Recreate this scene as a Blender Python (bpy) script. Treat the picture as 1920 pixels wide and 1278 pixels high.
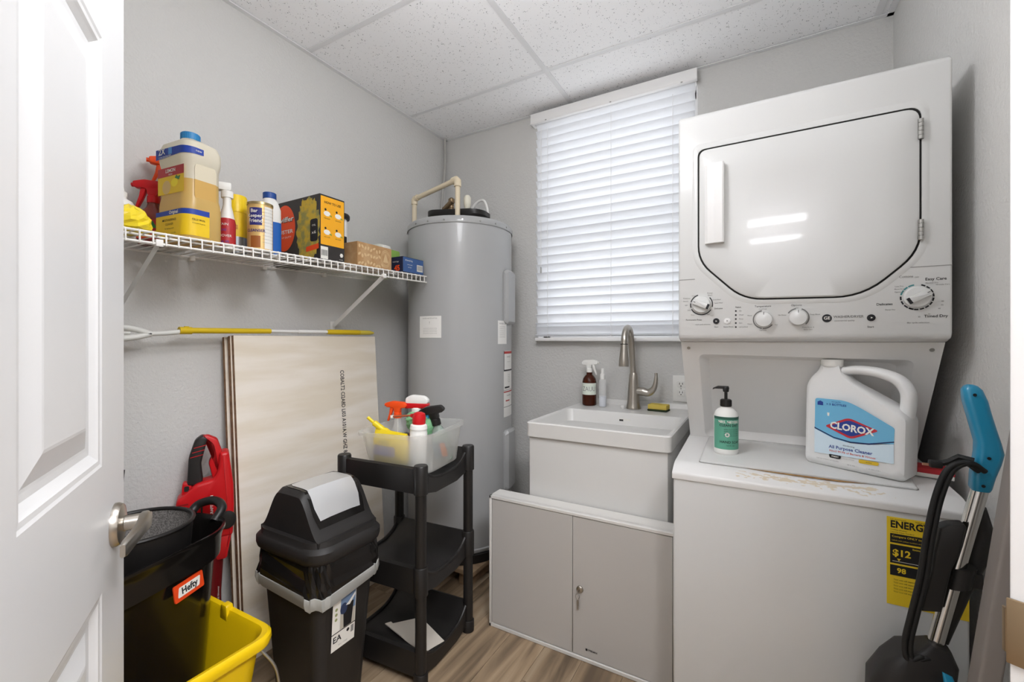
import bpy, bmesh, math, random
from mathutils import Matrix, Vector
random.seed(7)
PI = math.pi
R = math.radians
scene = bpy.context.scene
C = scene.collection
for o in list(bpy.data.objects): bpy.data.objects.remove(o)

# ------------------------------------------------------------------ camera
cam = bpy.data.cameras.new('camera'); cam.sensor_width = 36.0; cam.lens = 812/1920*36.0
cam.shift_y = -2/1920; cam.clip_start = 0.02
camo = bpy.data.objects.new('camera', cam); C.objects.link(camo)
camo.location = (0, 0, 1.13); camo.rotation_euler = (R(90), 0, R(29.5))
scene.camera = camo
# ------------------------------------------------------------------ world / exposure
SKY_STRENGTH = 1.4
FILL_GLOBE_STRENGTH = 15.0        # unseen globe added to light the ceiling and upper walls
FILL_PANEL_STRENGTH = 20.0       # unseen panel added to light the lower room through the doorway
TUBE_STRENGTH = 22.0        # fluorescent tubes in the hall
EXPOSURE = 0.95
w = bpy.data.worlds.new('world'); scene.world = w; w.use_nodes = True
bg = w.node_tree.nodes['Background']; bg.inputs[0].default_value = (0.95, 0.975, 1.0, 1); bg.inputs[1].default_value = SKY_STRENGTH
scene.view_settings.view_transform = 'Standard'
try: scene.view_settings.look = 'None'
except Exception: pass
scene.view_settings.gamma = 1.0; scene.view_settings.exposure = EXPOSURE
scene.view_settings.use_curve_mapping = False
scene.cycles.use_denoising = True
scene.cycles.max_bounces = 8; scene.cycles.diffuse_bounces = 5; scene.cycles.glossy_bounces = 3; scene.cycles.transmission_bounces = 6
scene.cycles.use_adaptive_sampling = True; scene.cycles.adaptive_threshold = .025
scene.cycles.transparent_max_bounces = 12
scene.cycles.sample_clamp_indirect = 6.0
scene.cycles.caustics_reflective = False; scene.cycles.caustics_refractive = False

# ------------------------------------------------------------------ materials
def lin(c):
    if isinstance(c, str): c = tuple(int(c[i:i+2], 16)/255 for i in (0, 2, 4))
    return tuple(x/12.92 if x <= .04045 else ((x+.055)/1.055)**2.4 for x in c[:3]) + (1,)
MATS = {}
def mat(name, col='808080', rough=.5, metal=0, trans=0, alpha=1, emit=None, es=0, bump=None, coat=0, ior=1.45, translucent=0, spec=.5, noise=None):
    """bump=(scale, strength, distance); noise=(scale, colour2, amount[, stretch xyz])"""
    if name in MATS: return MATS[name]
    m = bpy.data.materials.new(name); m.use_nodes = True
    nt = m.node_tree; b = nt.nodes['Principled BSDF']; L = nt.links.new
    b.inputs['Base Color'].default_value = lin(col); b.inputs['Roughness'].default_value = rough
    b.inputs['Metallic'].default_value = metal; b.inputs['Transmission Weight'].default_value = trans
    b.inputs['Alpha'].default_value = alpha; b.inputs['IOR'].default_value = ior
    b.inputs['Coat Weight'].default_value = coat; b.inputs['Specular IOR Level'].default_value = spec
    if emit: b.inputs['Emission Color'].default_value = lin(emit); b.inputs['Emission Strength'].default_value = es
    if bump or noise:
        tc = nt.nodes.new('ShaderNodeTexCoord')
    if bump:
        n = nt.nodes.new('ShaderNodeTexNoise'); n.inputs['Scale'].default_value = bump[0]; n.inputs['Detail'].default_value = 3
        L(tc.outputs['Object'], n.inputs['Vector'])
        bp = nt.nodes.new('ShaderNodeBump'); bp.inputs['Strength'].default_value = bump[1]; bp.inputs['Distance'].default_value = bump[2]
        L(n.outputs['Fac'], bp.inputs['Height']); L(bp.outputs['Normal'], b.inputs['Normal'])
    if noise:
        n = nt.nodes.new('ShaderNodeTexNoise'); n.inputs['Scale'].default_value = noise[0]; n.inputs['Detail'].default_value = 5
        mp = nt.nodes.new('ShaderNodeMapping'); L(tc.outputs['Object'], mp.inputs[0])
        if len(noise) > 3: mp.inputs['Scale'].default_value = noise[3]
        L(mp.outputs[0], n.inputs['Vector'])
        rp = nt.nodes.new('ShaderNodeMapRange'); rp.inputs[1].default_value = .4; rp.inputs[2].default_value = .62; rp.inputs[4].default_value = noise[2]
        mx = nt.nodes.new('ShaderNodeMix'); mx.data_type = 'RGBA'
        L(n.outputs['Fac'], rp.inputs[0]); L(rp.outputs[0], mx.inputs[0])
        mx.inputs[6].default_value = lin(col); mx.inputs[7].default_value = lin(noise[1])
        L(mx.outputs[2], b.inputs['Base Color'])
    if translucent:
        t = nt.nodes.new('ShaderNodeBsdfTranslucent'); t.inputs[0].default_value = lin(col)
        ms = nt.nodes.new('ShaderNodeMixShader'); ms.inputs[0].default_value = translucent
        L(b.outputs[0], ms.inputs[1]); L(t.outputs[0], ms.inputs[2])
        L(ms.outputs[0], nt.nodes['Material Output'].inputs[0])
    MATS[name] = m
    return m

WALL = mat('wall_paint', 'd0cfcc', .75, bump=(110, .55, .005))
WHITE_PAINT = mat('white_door_paint', 'd6d6d6', .38, bump=(40, .05, .002))
TRIM = mat('trim_white', 'ecebea', .4)
ENAMEL = mat('appliance_white', 'd0d0ce', .2, coat=.2)
ENAMEL_D = mat('appliance_panel', 'e2e1df', .3)
GAP = mat('dark_gap', '1c1b19', .8)
BLACKP = mat('black_plastic', '1d1b1a', .42, bump=(180, .08, .001))
BLACKG = mat('black_gloss_plastic', '141211', .16)
BLACKS = mat('black_satin_plastic', '242221', .5, bump=(300, .1, .001))
RUBBER = mat('black_rubber', '161616', .6)
CHROME = mat('chrome', 'd6d4d0', .16, 1)
NICKEL = mat('brushed_nickel', 'b9b3aa', .3, 1)
STEEL = mat('steel', 'a9a8a4', .35, 1)
INK = mat('black_ink', '17171a', .6)
INKG = mat('grey_ink', '8d8c8a', .6)
WHITEP = mat('white_plastic', 'ebeae6', .4)
PAPER = mat('paper_white', 'efeeea', .8)
YELLOW = mat('yellow_plastic', 'f0cc14', .38)
RED = mat('red_plastic', 'c9141c', .35)
ORANGE = mat('orange_plastic', 'ee4f16', .4)

# ------------------------------------------------------------------ mesh builder
def MT(x=0, y=0, z=0, rz=0, rx=0, ry=0, s=1):
    return Matrix.Translation((x, y, z)) @ Matrix.Rotation(rz, 4, 'Z') @ Matrix.Rotation(ry, 4, 'Y') @ Matrix.Rotation(rx, 4, 'X') @ Matrix.Scale(s, 4)
FRONT = Matrix.Rotation(PI/2, 4, 'X')                       # local xy plane -> faces -Y
LEFTW = Matrix.Rotation(PI/2, 4, 'Z') @ FRONT               # local xy plane -> faces +X
def rrect(w, d, r, n=5, cx=0, cy=0):
    r = min(r, w/2-1e-5, d/2-1e-5); pts = []
    for q, (sx, sy) in enumerate(((1, 1), (-1, 1), (-1, -1), (1, -1))):
        for k in range(n+1):
            a = q*PI/2 + k/n*PI/2
            pts.append((cx+sx*(w/2-r)+r*math.cos(a), cy+sy*(d/2-r)+r*math.sin(a)))
    return pts
def circ(r, n=24, cx=0, cy=0, ry=None):
    return [(cx+r*math.cos(2*PI*k/n), cy+(ry or r)*math.sin(2*PI*k/n)) for k in range(n)]
def rpoly(pts, r, n=5):
    """round the corners of a polygon; r scalar or list"""
    out = []; N = len(pts)
    for i in range(N):
        p0, p1, p2 = Vector(pts[i-1]), Vector(pts[i]), Vector(pts[(i+1) % N])
        rr = r[i] if isinstance(r, (list, tuple)) else r
        a = (p0-p1); b = (p2-p1); rr = min(rr, a.length*.49, b.length*.49)
        if rr < 1e-6: out.append(tuple(p1)); continue
        a = p1+a.normalized()*rr; b = p1+b.normalized()*rr
        for k in range(n+1):
            t = k/n; q = a*(1-t)**2 + p1*2*t*(1-t) + b*t*t; out.append(tuple(q))
    return out
def spline(pts, n=8):
    P = [Vector(p) for p in pts]; P = [P[0]*2-P[1]]+P+[P[-1]*2-P[-2]]; out = []
    for i in range(1, len(P)-2):
        for k in range(n):
            t = k/n; a, b, c, d = P[i-1:i+3]
            out.append(.5*((2*b)+(c-a)*t+(2*a-5*b+4*c-d)*t*t+(3*b-a-3*c+d)*t**3))
    out.append(P[-2]); return out
def textmesh(s, size, align='CENTER', bold=0):
    cu = bpy.data.curves.new('t', 'FONT'); cu.body = s; cu.size = size; cu.align_x = align; cu.align_y = 'CENTER'
    cu.resolution_u = 2; cu.offset = bold*size
    ob = bpy.data.objects.new('t', cu); C.objects.link(ob)
    dg = bpy.context.evaluated_depsgraph_get(); me = bpy.data.meshes.new_from_object(ob.evaluated_get(dg))
    v = [tuple(x.co) for x in me.vertices]; f = [tuple(p.vertices) for p in me.polygons]
    bpy.data.objects.remove(ob); bpy.data.curves.remove(cu); bpy.data.meshes.remove(me)
    return v, f

def offs(P, d):
    out = []; N = len(P)
    for i in range(N):
        t = Vector(P[(i+1) % N])-Vector(P[i-1]); t.normalize(); out.append((P[i][0]-t.y*d, P[i][1]+t.x*d))
    return out
def area2(P): return sum(P[i-1][0]*P[i][1]-P[i][0]*P[i-1][1] for i in range(len(P)))
class MB:
    def __init__(s, M=None): s.v = []; s.f = []; s.mi = []; s.sm = []; s.mats = []; s.M = M or Matrix()
    def add(s, verts, faces, m, smooth=False, M=None):
        T = s.M @ M if M is not None else s.M
        if m not in s.mats: s.mats.append(m)
        i = s.mats.index(m); o = len(s.v)
        s.v += [tuple(T @ Vector(p)) for p in verts]
        for f in faces: s.f.append(tuple(o+k for k in f)); s.mi.append(i); s.sm.append(smooth)
        return s
    def box(s, x0, x1, y0, y1, z0, z1, m, r=0, seg=2, M=None):
        if r <= 0:
            v = [(x, y, z) for x in (x0, x1) for y in (y0, y1) for z in (z0, z1)]
            return s.add(v, [(0, 1, 3, 2), (4, 6, 7, 5), (0, 4, 5, 1), (2, 3, 7, 6), (0, 2, 6, 4), (1, 5, 7, 3)], m, False, M)
        bm = bmesh.new(); bmesh.ops.create_cube(bm, size=1)
        for q in bm.verts: q.co = ((x0+x1)/2+q.co.x*(x1-x0), (y0+y1)/2+q.co.y*(y1-y0), (z0+z1)/2+q.co.z*(z1-z0))
        bmesh.ops.bevel(bm, geom=list(bm.edges), offset=r, segments=seg, profile=.5, affect='EDGES')
        return s.bm(bm, m, M)
    def bm(s, bm, m, M=None, smooth=True):
        bm.verts.index_update(); v = [tuple(q.co) for q in bm.verts]; f = [tuple(q.index for q in p.verts) for p in bm.faces]; bm.free()
        return s.add(v, f, m, smooth, M)
    def prism(s, poly, z0, z1, m, M=None, r=0, seg=2, smooth=False):
        n = len(poly)
        v = [(x, y, z0) for x, y in poly]+[(x, y, z1) for x, y in poly]
        f = [tuple(range(n-1, -1, -1)), tuple(range(n, 2*n))]+[(k, (k+1) % n, n+(k+1) % n, n+k) for k in range(n)]
        if r > 0:
            bm = bmesh.new(); vs = [bm.verts.new(p) for p in v]
            for q in f: bm.faces.new([vs[k] for k in q])
            bmesh.ops.recalc_face_normals(bm, faces=bm.faces)
            ed = [e for e in bm.edges if len(e.link_faces) == 2 and e.calc_face_angle(0) > .5]
            bmesh.ops.bevel(bm, geom=ed, offset=r, segments=seg, profile=.5, affect='EDGES')
            return s.bm(bm, m, M)
        return s.add(v, f, m, smooth, M)
    def puff(s, poly, h, r, m, M=None, n=4):
        sg = 1 if area2(poly) > 0 else -1
        A = [k/n*PI/2 for k in range(n+1)]
        rings = [[(x, y, -h+r-r*math.cos(a)) for x, y in offs(poly, sg*r*(1-math.sin(a)))] for a in A]
        rings += [[(x, y, -z) for x, y, z in rg] for rg in reversed(rings)]
        return s.loft(rings, m, M)
    def flat(s, poly, m, z=0, M=None):
        return s.add([(x, y, z) for x, y in poly], [tuple(range(len(poly)))], m, False, M)
    def loft(s, rings, m, M=None, cap0=True, cap1=True, smooth=True, closed=True):
        n = len(rings[0]); v = [p for r_ in rings for p in r_]; f = []
        for i in range(len(rings)-1):
            for k in range(n if closed else n-1):
                a, b = i*n+k, i*n+(k+1) % n; f.append((a, b, b+n, a+n))
        if cap0: f.append(tuple(range(n-1, -1, -1)))
        if cap1: f.append(tuple(range((len(rings)-1)*n, len(rings)*n)))
        return s.add(v, f, m, smooth, M)
    def lathe(s, prof, m, n=28, M=None, cap0=True, cap1=True, smooth=True, sq=1.0):
        return s.loft([[(r*math.cos(2*PI*k/n), r*sq*math.sin(2*PI*k/n), z) for k in range(n)] for r, z in prof], m, M, cap0, cap1, smooth)
    def cyl(s, r, z0, z1, m, n=24, M=None, b=0):
        if b > 0: return s.lathe([(r-b, z0), (r, z0+b), (r, z1-b), (r-b, z1)], m, n, M)
        return s.lathe([(r, z0), (r, z1)], m, n, M, smooth=n > 12)
    def tube(s, pts, r, m, n=10, closed=False, M=None, flat=1.0):
        P = [Vector(p) for p in pts]; N = len(P); rings = []
        up = None
        for i in range(N):
            if closed: t = P[(i+1) % N]-P[i-1]
            else: t = P[min(i+1, N-1)]-P[max(i-1, 0)]
            t.normalize()
            if up is None:
                up = Vector((0, 0, 1)) if abs(t.z) < .9 else Vector((1, 0, 0))
            a = up-t*up.dot(t)
            if a.length < 1e-6: a = t.orthogonal()
            a.normalize(); b = t.cross(a); up = a
            rr = r[i] if isinstance(r, (list, tuple)) else r
            rings.append([tuple(P[i]+a*rr*math.cos(2*PI*k/n)+b*rr*flat*math.sin(2*PI*k/n)) for k in range(n)])
        if closed: rings.append(rings[0]); return s.loft(rings, m, M, False, False)
        return s.loft(rings, m, M)
    def text(s, t, size, m, M=None, align='CENTER', bold=0, z=.0006, warp=None, sx=1.0):
        v, f = textmesh(t, size, align, bold)
        v = [(x*sx, y, z) for x, y, _ in v]
        if warp: v = [warp(*p) for p in v]
        return s.add(v, f, m, False, M)
    def patch(s, Rr, z0, z1, a0, a1, m, n=12, M=None, sq=1.0):
        v = []; f = []
        for k in range(n+1):
            a = a0+(a1-a0)*k/n
            for z in (z0, z1): v.append((Rr*math.cos(a), Rr*sq*math.sin(a), z))
        for k in range(n): f.append((2*k, 2*k+2, 2*k+3, 2*k+1))
        return s.add(v, f, m, True, M)
    def wtext(s, t, size, m, Rr, ac, zc, M=None, bold=0, align='CENTER', sx=1.0):
        def wp(x, y, z): a = ac+x/Rr; return ((Rr+.0006)*math.cos(a), (Rr+.0006)*math.sin(a), zc+y)
        return s.text(t, size, m, M, align, bold, 0, wp, sx)
    def build(s, name, parent=None, kind=None):
        me = bpy.data.meshes.new(name); me.from_pydata(s.v, [], s.f); me.update()
        for m in s.mats: me.materials.append(m)
        me.polygons.foreach_set('material_index', s.mi); me.polygons.foreach_set('use_smooth', s.sm)
        if any(s.sm):
            try: me.set_sharp_from_angle(angle=R(38))
            except Exception: pass
        bm = bmesh.new(); bm.from_mesh(me); bmesh.ops.recalc_face_normals(bm, faces=[f for f in bm.faces if f.calc_area() > 0]) if len(s.f) < 4000 and not getattr(s, 'keep', False) else None
        bm.to_mesh(me); bm.free()
        o = bpy.data.objects.new(name, me); C.objects.link(o)
        if parent: o.parent = parent
        if kind: o['kind'] = kind
        return o

def thing(name, label, cat, loc=(0, 0, 0), rz=0, group=None):
    o = bpy.data.objects.new(name, None); C.objects.link(o); o.empty_display_size = .05
    o.location = loc; o.rotation_euler = (0, 0, rz); o['label'] = label; o['category'] = cat
    if group: o['group'] = group
    return o
def tag(o, label, cat, group=None):
    o['label'] = label; o['category'] = cat
    if group: o['group'] = group
    return o
def struct(o, label=None, cat=None):
    o['kind'] = 'structure'
    if label: o['label'] = label
    if cat: o['category'] = cat
    return o
def share(src, name, parent, loc=(0, 0, 0), rot=(0, 0, 0), scale=(1, 1, 1)):
    o = src.copy(); o.name = name; C.objects.link(o); o.parent = parent; o.location = loc; o.rotation_euler = rot; o.scale = scale
    return o

# ------------------------------------------------------------------ room dimensions
XL, XR, YB, H = -1.696, 0.452, 2.15, 2.37
YF = -0.12                                   # front wall
HINGE = Vector((-0.17, -0.117)); JAMB = Vector((0.217, 0.614))
WD = (JAMB-HINGE).normalized(); WP = Vector((WD.y, -WD.x))       # along the doorway wall, and out of the room

# ---- floor: planks run towards the window
fm = bpy.data.materials.new('floor_planks'); fm.use_nodes = True
nt = fm.node_tree; b = nt.nodes['Principled BSDF']; L = nt.links.new
tc = nt.nodes.new('ShaderNodeTexCoord'); oi = nt.nodes.new('ShaderNodeObjectInfo')
mp = nt.nodes.new('ShaderNodeMapping'); mp.inputs['Scale'].default_value = (14, 1.3, 1)
ad = nt.nodes.new('ShaderNodeVectorMath'); ad.operation = 'ADD'
sc = nt.nodes.new('ShaderNodeVectorMath'); sc.operation = 'SCALE'; sc.inputs[3].default_value = 37
cb = nt.nodes.new('ShaderNodeCombineXYZ')
for k in range(3): L(oi.outputs['Random'], cb.inputs[k])
L(cb.outputs[0], sc.inputs[0]); L(tc.outputs['Object'], mp.inputs[0]); L(mp.outputs[0], ad.inputs[0]); L(sc.outputs[0], ad.inputs[1])
n1 = nt.nodes.new('ShaderNodeTexNoise'); n1.inputs['Scale'].default_value = 1.3; n1.inputs['Detail'].default_value = 8; n1.inputs['Distortion'].default_value = .8
L(ad.outputs[0], n1.inputs['Vector'])
cr = nt.nodes.new('ShaderNodeValToRGB'); cr.color_ramp.elements[0].position = .3; cr.color_ramp.elements[0].color = lin('6a5a48')
cr.color_ramp.elements[1].position = .68; cr.color_ramp.elements[1].color = lin('b09c82')
e = cr.color_ramp.elements.new(.5); e.color = lin('9a846a')
L(n1.outputs['Fac'], cr.inputs[0])
hs = nt.nodes.new('ShaderNodeHueSaturation'); mr = nt.nodes.new('ShaderNodeMapRange'); mr.inputs[3].default_value = .86; mr.inputs[4].default_value = 1.12
L(oi.outputs['Random'], mr.inputs[0]); L(mr.outputs[0], hs.inputs['Value']); L(cr.outputs[0], hs.inputs['Color']); L(hs.outputs[0], b.inputs['Base Color'])
b.inputs['Roughness'].default_value = .5
bp = nt.nodes.new('ShaderNodeBump'); bp.inputs['Strength'].default_value = .15; bp.inputs['Distance'].default_value = .002; L(n1.outputs['Fac'], bp.inputs['Height']); L(bp.outputs[0], b.inputs['Normal'])
FLOORM = fm
fl = MB().box(XL-.1, 2.6, -4.3, YB+.1, -.06, -.006, mat('subfloor', '4a4038', .9)).build('floor'); struct(fl)
PW = .1445; x = -0.826-6*PW; ci = 0
pl0 = MB().box(.0007, PW-.0007, .0007, 1.2193, -.006, 0, FLOORM).build('plank', fl)
first = True
while x < .47:
    y = -.6-((ci*.43) % 1.22)
    while y < YB:
        if first: pl0.location = (x, y, 0); first = False
        else: share(pl0, 'plank', fl, (x, y, 0), (0, 0, 0), (1, 1 if y+1.22 < YB+.02 else (YB-y)/1.22, 1))
        y += 1.22
    x += PW; ci += 1
MB().box(.478, 2.6, -4.3, 1.0, -.006, 0, FLOORM).build('hall_flooring', fl)
MB().box(XL, .478, -4.3, -.6, -.006, -.0005, FLOORM).build('hall_flooring', fl)

# ---- ceiling: 2x4 tiles on a grid
cm = bpy.data.materials.new('ceiling_tile'); cm.use_nodes = True
nt = cm.node_tree; b = nt.nodes['Principled BSDF']; L = nt.links.new; b.inputs['Roughness'].default_value = .95
tc = nt.nodes.new('ShaderNodeTexCoord')
vo = nt.nodes.new('ShaderNodeTexVoronoi'); vo.inputs['Scale'].default_value = 150; vo.inputs['Randomness'].default_value = 1
L(tc.outputs['Object'], vo.inputs['Vector'])
n1 = nt.nodes.new('ShaderNodeTexNoise'); n1.inputs['Scale'].default_value = 70; n1.inputs['Detail'].default_value = 2; L(tc.outputs['Object'], n1.inputs['Vector'])
m1 = nt.nodes.new('ShaderNodeMapRange'); m1.inputs[1].default_value = .45; m1.inputs[2].default_value = .7; m1.inputs[3].default_value = 0.02; m1.inputs[4].default_value = .38
L(n1.outputs['Fac'], m1.inputs[0])
lt = nt.nodes.new('ShaderNodeMath'); lt.operation = 'LESS_THAN'; L(vo.outputs['Distance'], lt.inputs[0]); L(m1.outputs[0], lt.inputs[1])
mx = nt.nodes.new('ShaderNodeMix'); mx.data_type = 'RGBA'; mx.inputs[6].default_value = lin('f8f8f9'); mx.inputs[7].default_value = lin('a6a6a8')
L(lt.outputs[0], mx.inputs[0]); L(mx.outputs[2], b.inputs['Base Color'])
bp = nt.nodes.new('ShaderNodeBump'); bp.inputs['Strength'].default_value = .5; bp.inputs['Distance'].default_value = -.002; L(lt.outputs[0], bp.inputs['Height']); L(bp.outputs[0], b.inputs['Normal'])
TILE = cm; GRID = mat('ceiling_grid', 'e4e4e5', .5)
ce = MB().box(XL-.1, 2.6, -4.3, YB+.1, H+.03, H+.08, mat('plenum', 'b0b0b0', .9)).build('ceiling'); struct(ce)
xs = [XL+.003, -.847, .403, 1.653, 2.55]; ys = [1.815-.625*k for k in range(10)]; ys = [YB-.003]+ys
for i in range(len(xs)-1):
    for j in range(len(ys)-1):
        x0, x1, y1, y0 = xs[i], xs[i+1], ys[j], ys[j+1]
        if x1 > .46 and y0 > 1.1:
            if i > 2: continue
            x1 = XR-.003
        t = MB().box(-(x1-x0)/2+.003, (x1-x0)/2-.003, -(y1-y0)/2+.003, (y1-y0)/2-.003, -.002, .016, TILE).build('ceiling_tile', ce)
        t.location = ((x0+x1)/2, (y0+y1)/2, H+.004); 
        if (i+j) % 2: t.rotation_euler = (0, 0, PI)
for xx in xs[1:4]:
    MB().box(xx-.012, xx+.012, -4.2, YB if xx < .45 else 1.0, H-.002, H+.001, GRID).build('grid_bar', ce)
for yy in ys[1:]:
    MB().box(XL, XR if yy > 1 else 2.5, yy-.011, yy+.011, H-.0014, H+.0012, GRID).build('grid_bar', ce)
MB().box(XL, XL+.02, YF, YB, H-.004, H, GRID).build('wall_angle', ce)
MB().box(XL, XR, YB-.02, YB, H-.004, H, GRID).build('wall_angle', ce)
MB().box(XR-.02, XR, 1.0, YB, H-.004, H, GRID).build('wall_angle', ce)

# ---- walls
struct(MB().box(XL-.12, XL, -4.3, YB+.12, 0, H+.03, WALL).build('wall_left'))
WX0, WX1, WZ0, WZ1 = -1.054, -.237, 1.121, 2.32
wb = MB()
wb.box(XL, WX0, YB, YB+.12, 0, H+.03, WALL); wb.box(WX1, XR+.12, YB, YB+.12, 0, H+.03, WALL)
wb.box(WX0, WX1, YB, YB+.12, 0, WZ0, WALL); wb.box(WX0, WX1, YB, YB+.12, WZ1, H+.03, WALL)
struct(wb.build('wall_back'))
struct(MB().box(XR, XR+.12, 1.058, YB, 0, H+.03, WALL).build('wall_right'))
struct(MB().box(XL, HINGE.x-.02, YF-.12, YF, 0, H+.03, WALL).build('wall_front'))
def dw(a, b): p = HINGE+WD*a+WP*b; return (p.x, p.y)
LJ = (JAMB-HINGE).length
WE = LJ+(Vector((XR, 1.058))-JAMB).length
dg_ = MB()
dg_.prism([dw(LJ+.025, .001), dw(WE+.05, .001), dw(WE+.05, .12), dw(LJ+.025, .12)], 0, H+.03, WALL)
dg_.prism([dw(-.02, .001), dw(LJ+.025, .001), dw(LJ+.025, .12), dw(-.02, .12)], 2.07, H+.03, WALL)
struct(dg_.build('wall_doorway'))
struct(MB().box(2.5, 2.62, -4.3, 1.2, 0, H+.03, WALL).build('wall_hall_right'))
struct(MB().box(XL, 2.5, -4.42, -4.3, 0, H+.03, WALL).build('wall_hall_back'))
struct(MB().box(XR+.12, 2.5, 1.1, 1.22, 0, H+.03, WALL).build('wall_hall_front'))

# ---- doorway frame: strike jamb, header
tr = MB(); tr.prism([dw(LJ, 0), dw(LJ+.025, 0), dw(LJ+.025, .125), dw(LJ, .125)], 0, 2.07, TRIM, r=.002)
tr.prism([dw(-.001, 0), dw(LJ, 0), dw(LJ, .125), dw(-.001, .125)], 2.045, 2.07, TRIM)
tr.prism([dw(-.02, 0), dw(-.001, 0), dw(-.001, .125), dw(-.02, .125)], 0, 2.07, TRIM)
tj = tr.build('trim_1'); struct(tj)
BRASS = mat('worn_brass', '9a8468', .35, .85)
sp = MB(); sp.prism([dw(LJ-.003, -.002), dw(LJ, -.002), dw(LJ, .045), dw(LJ-.003, .045)], .812, .876, BRASS, r=.001)
sp.prism(rpoly([dw(LJ-.003, -.002), dw(LJ+.0015, -.0055), dw(LJ+.004, -.0050), dw(LJ, .0)], .002), .822, .865, BRASS)
o = sp.build('strike_plate', tj); o['label'] = 'worn brass strike plate'

# ---- door, open into the room
drz = math.atan2(-.495, .869)
dm = MB(); DWd, DHt = .86, 2.03; T = .017
cols = [(.12, .38), (.48, .74)]; rows = [(.2, .77), (.95, 1.56), (1.68, 1.91)]
dm.box(0, .12, -T, T, 0.01, DHt, WHITE_PAINT); dm.box(.38, .48, -T, T, .01, DHt, WHITE_PAINT); dm.box(.74, DWd, -T, T, .01, DHt, WHITE_PAINT)
for c0, c1 in cols:
    for z0, z1 in ((.01, .2), (.77, .95), (1.56, 1.68), (1.91, DHt)): dm.box(c0, c1, -T, T, z0, z1, WHITE_PAINT)
door = dm.build('door_1'); door.location = (-.9254, .2942, 0); door.rotation_euler = (0, 0, drz); struct(door)
for c0, c1 in cols:
    for z0, z1 in rows:
        pm = MB()
        for sgn in (1, -1):
            rings = []
            for ins, dep in ((0, 0), (.004, -.0015), (.010, -.002), (.014, -.0045), (.022, -.009), (.030, -.0095), (.034, -.0095), (.062, -.002), (.066, -.0015)):
                rings.append([(c0+ins, sgn*(T+dep), z0+ins), (c1-ins, sgn*(T+dep), z0+ins), (c1-ins, sgn*(T+dep), z1-ins), (c0+ins, sgn*(T+dep), z1-ins)])
            pm.loft(rings, WHITE_PAINT, cap0=False, smooth=False)
        pm.build('panel', door)
hd = bpy.data.objects.new('door_handle', None); C.objects.link(hd); hd.parent = door; hd.location = (.055, T, .843)
hm = MB(M=Matrix.Rotation(-PI/2, 4, 'X')); hm.lathe([(.0, 0), (.033, 0), (.033, .004), (.030, .009), (.018, .012), (.0, .012)], NICKEL, 36, cap0=False, cap1=False)
hm.build('rose', hd)
lv = MB(); lv.lathe([(.0, 0), (.0125, 0), (.0125, .012), (.0115, .013), (.0115, .044), (.0, .045)], NICKEL, 28, Matrix.Rotation(-PI/2, 4, 'X'), False, False)
pts = [(-.008, .036, .002), (.01, .038, .001), (.035, .037, -.001), (.065, .034, -.003), (.092, .030, -.006), (.1, .029, -.007)]
rings = []
for i, p in enumerate(pts):
    hw = [.010, .0125, .011, .0105, .0115, .009][i]; th = [.006, .0075, .006, .005, .0045, .003][i]
    rings.append([(p[0], p[1]+yy, p[2]+zz) for yy, zz in rrect(2*th, 2*hw, .004, 3)])
lv.loft(rings, NICKEL); lv.build('lever', hd)
hg = MB()
for z in (.25, 1.02, 1.8): hg.cyl(.006, z-.045, z+.045, NICKEL, 12, MT(DWd+.004, T+.002, 0))
hg.build('hinge', door)

# ---- window and daylight behind it
GLASS = bpy.data.materials.new('window_glass'); GLASS.use_nodes = True; nt = GLASS.node_tree
tb = nt.nodes.new('ShaderNodeBsdfTransparent'); gl = nt.nodes.new('ShaderNodeBsdfGlossy'); gl.inputs['Roughness'].default_value = .02; ms = nt.nodes.new('ShaderNodeMixShader'); ms.inputs[0].default_value = .06
nt.links.new(tb.outputs[0], ms.inputs[1]); nt.links.new(gl.outputs[0], ms.inputs[2]); nt.links.new(ms.outputs[0], nt.nodes['Material Output'].inputs[0])
wm = MB()
for a in ((WX0, WX0+.045, WZ0, WZ1), (WX1-.045, WX1, WZ0, WZ1), (WX0, WX1, WZ0, WZ0+.045), (WX0, WX1, WZ1-.045, WZ1), (WX0, WX1, 1.70, 1.74)):
    wm.box(a[0], a[1], YB+.07, YB+.115, a[2], a[3], TRIM)
wn = wm.build('window_1'); struct(wn)
MB().box(WX0+.04, WX1-.04, YB+.09, YB+.094, WZ0+.04, 1.705, GLASS).build('pane', wn)
MB().box(WX0+.04, WX1-.04, YB+.098, YB+.102, 1.735, WZ1-.04, GLASS).build('pane', wn)
ws = MB(); ws.box(WX0, WX0+.006, YB-.001, YB+.07, WZ0, WZ1, TRIM); ws.box(WX1-.006, WX1, YB-.001, YB+.07, WZ0, WZ1, TRIM); ws.box(WX0, WX1, YB-.001, YB+.07, WZ0, WZ0+.006, TRIM); ws.box(WX0, WX1, YB-.001, YB+.07, WZ1-.006, WZ1, TRIM)
ws.build('window_reveal', wn)

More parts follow.
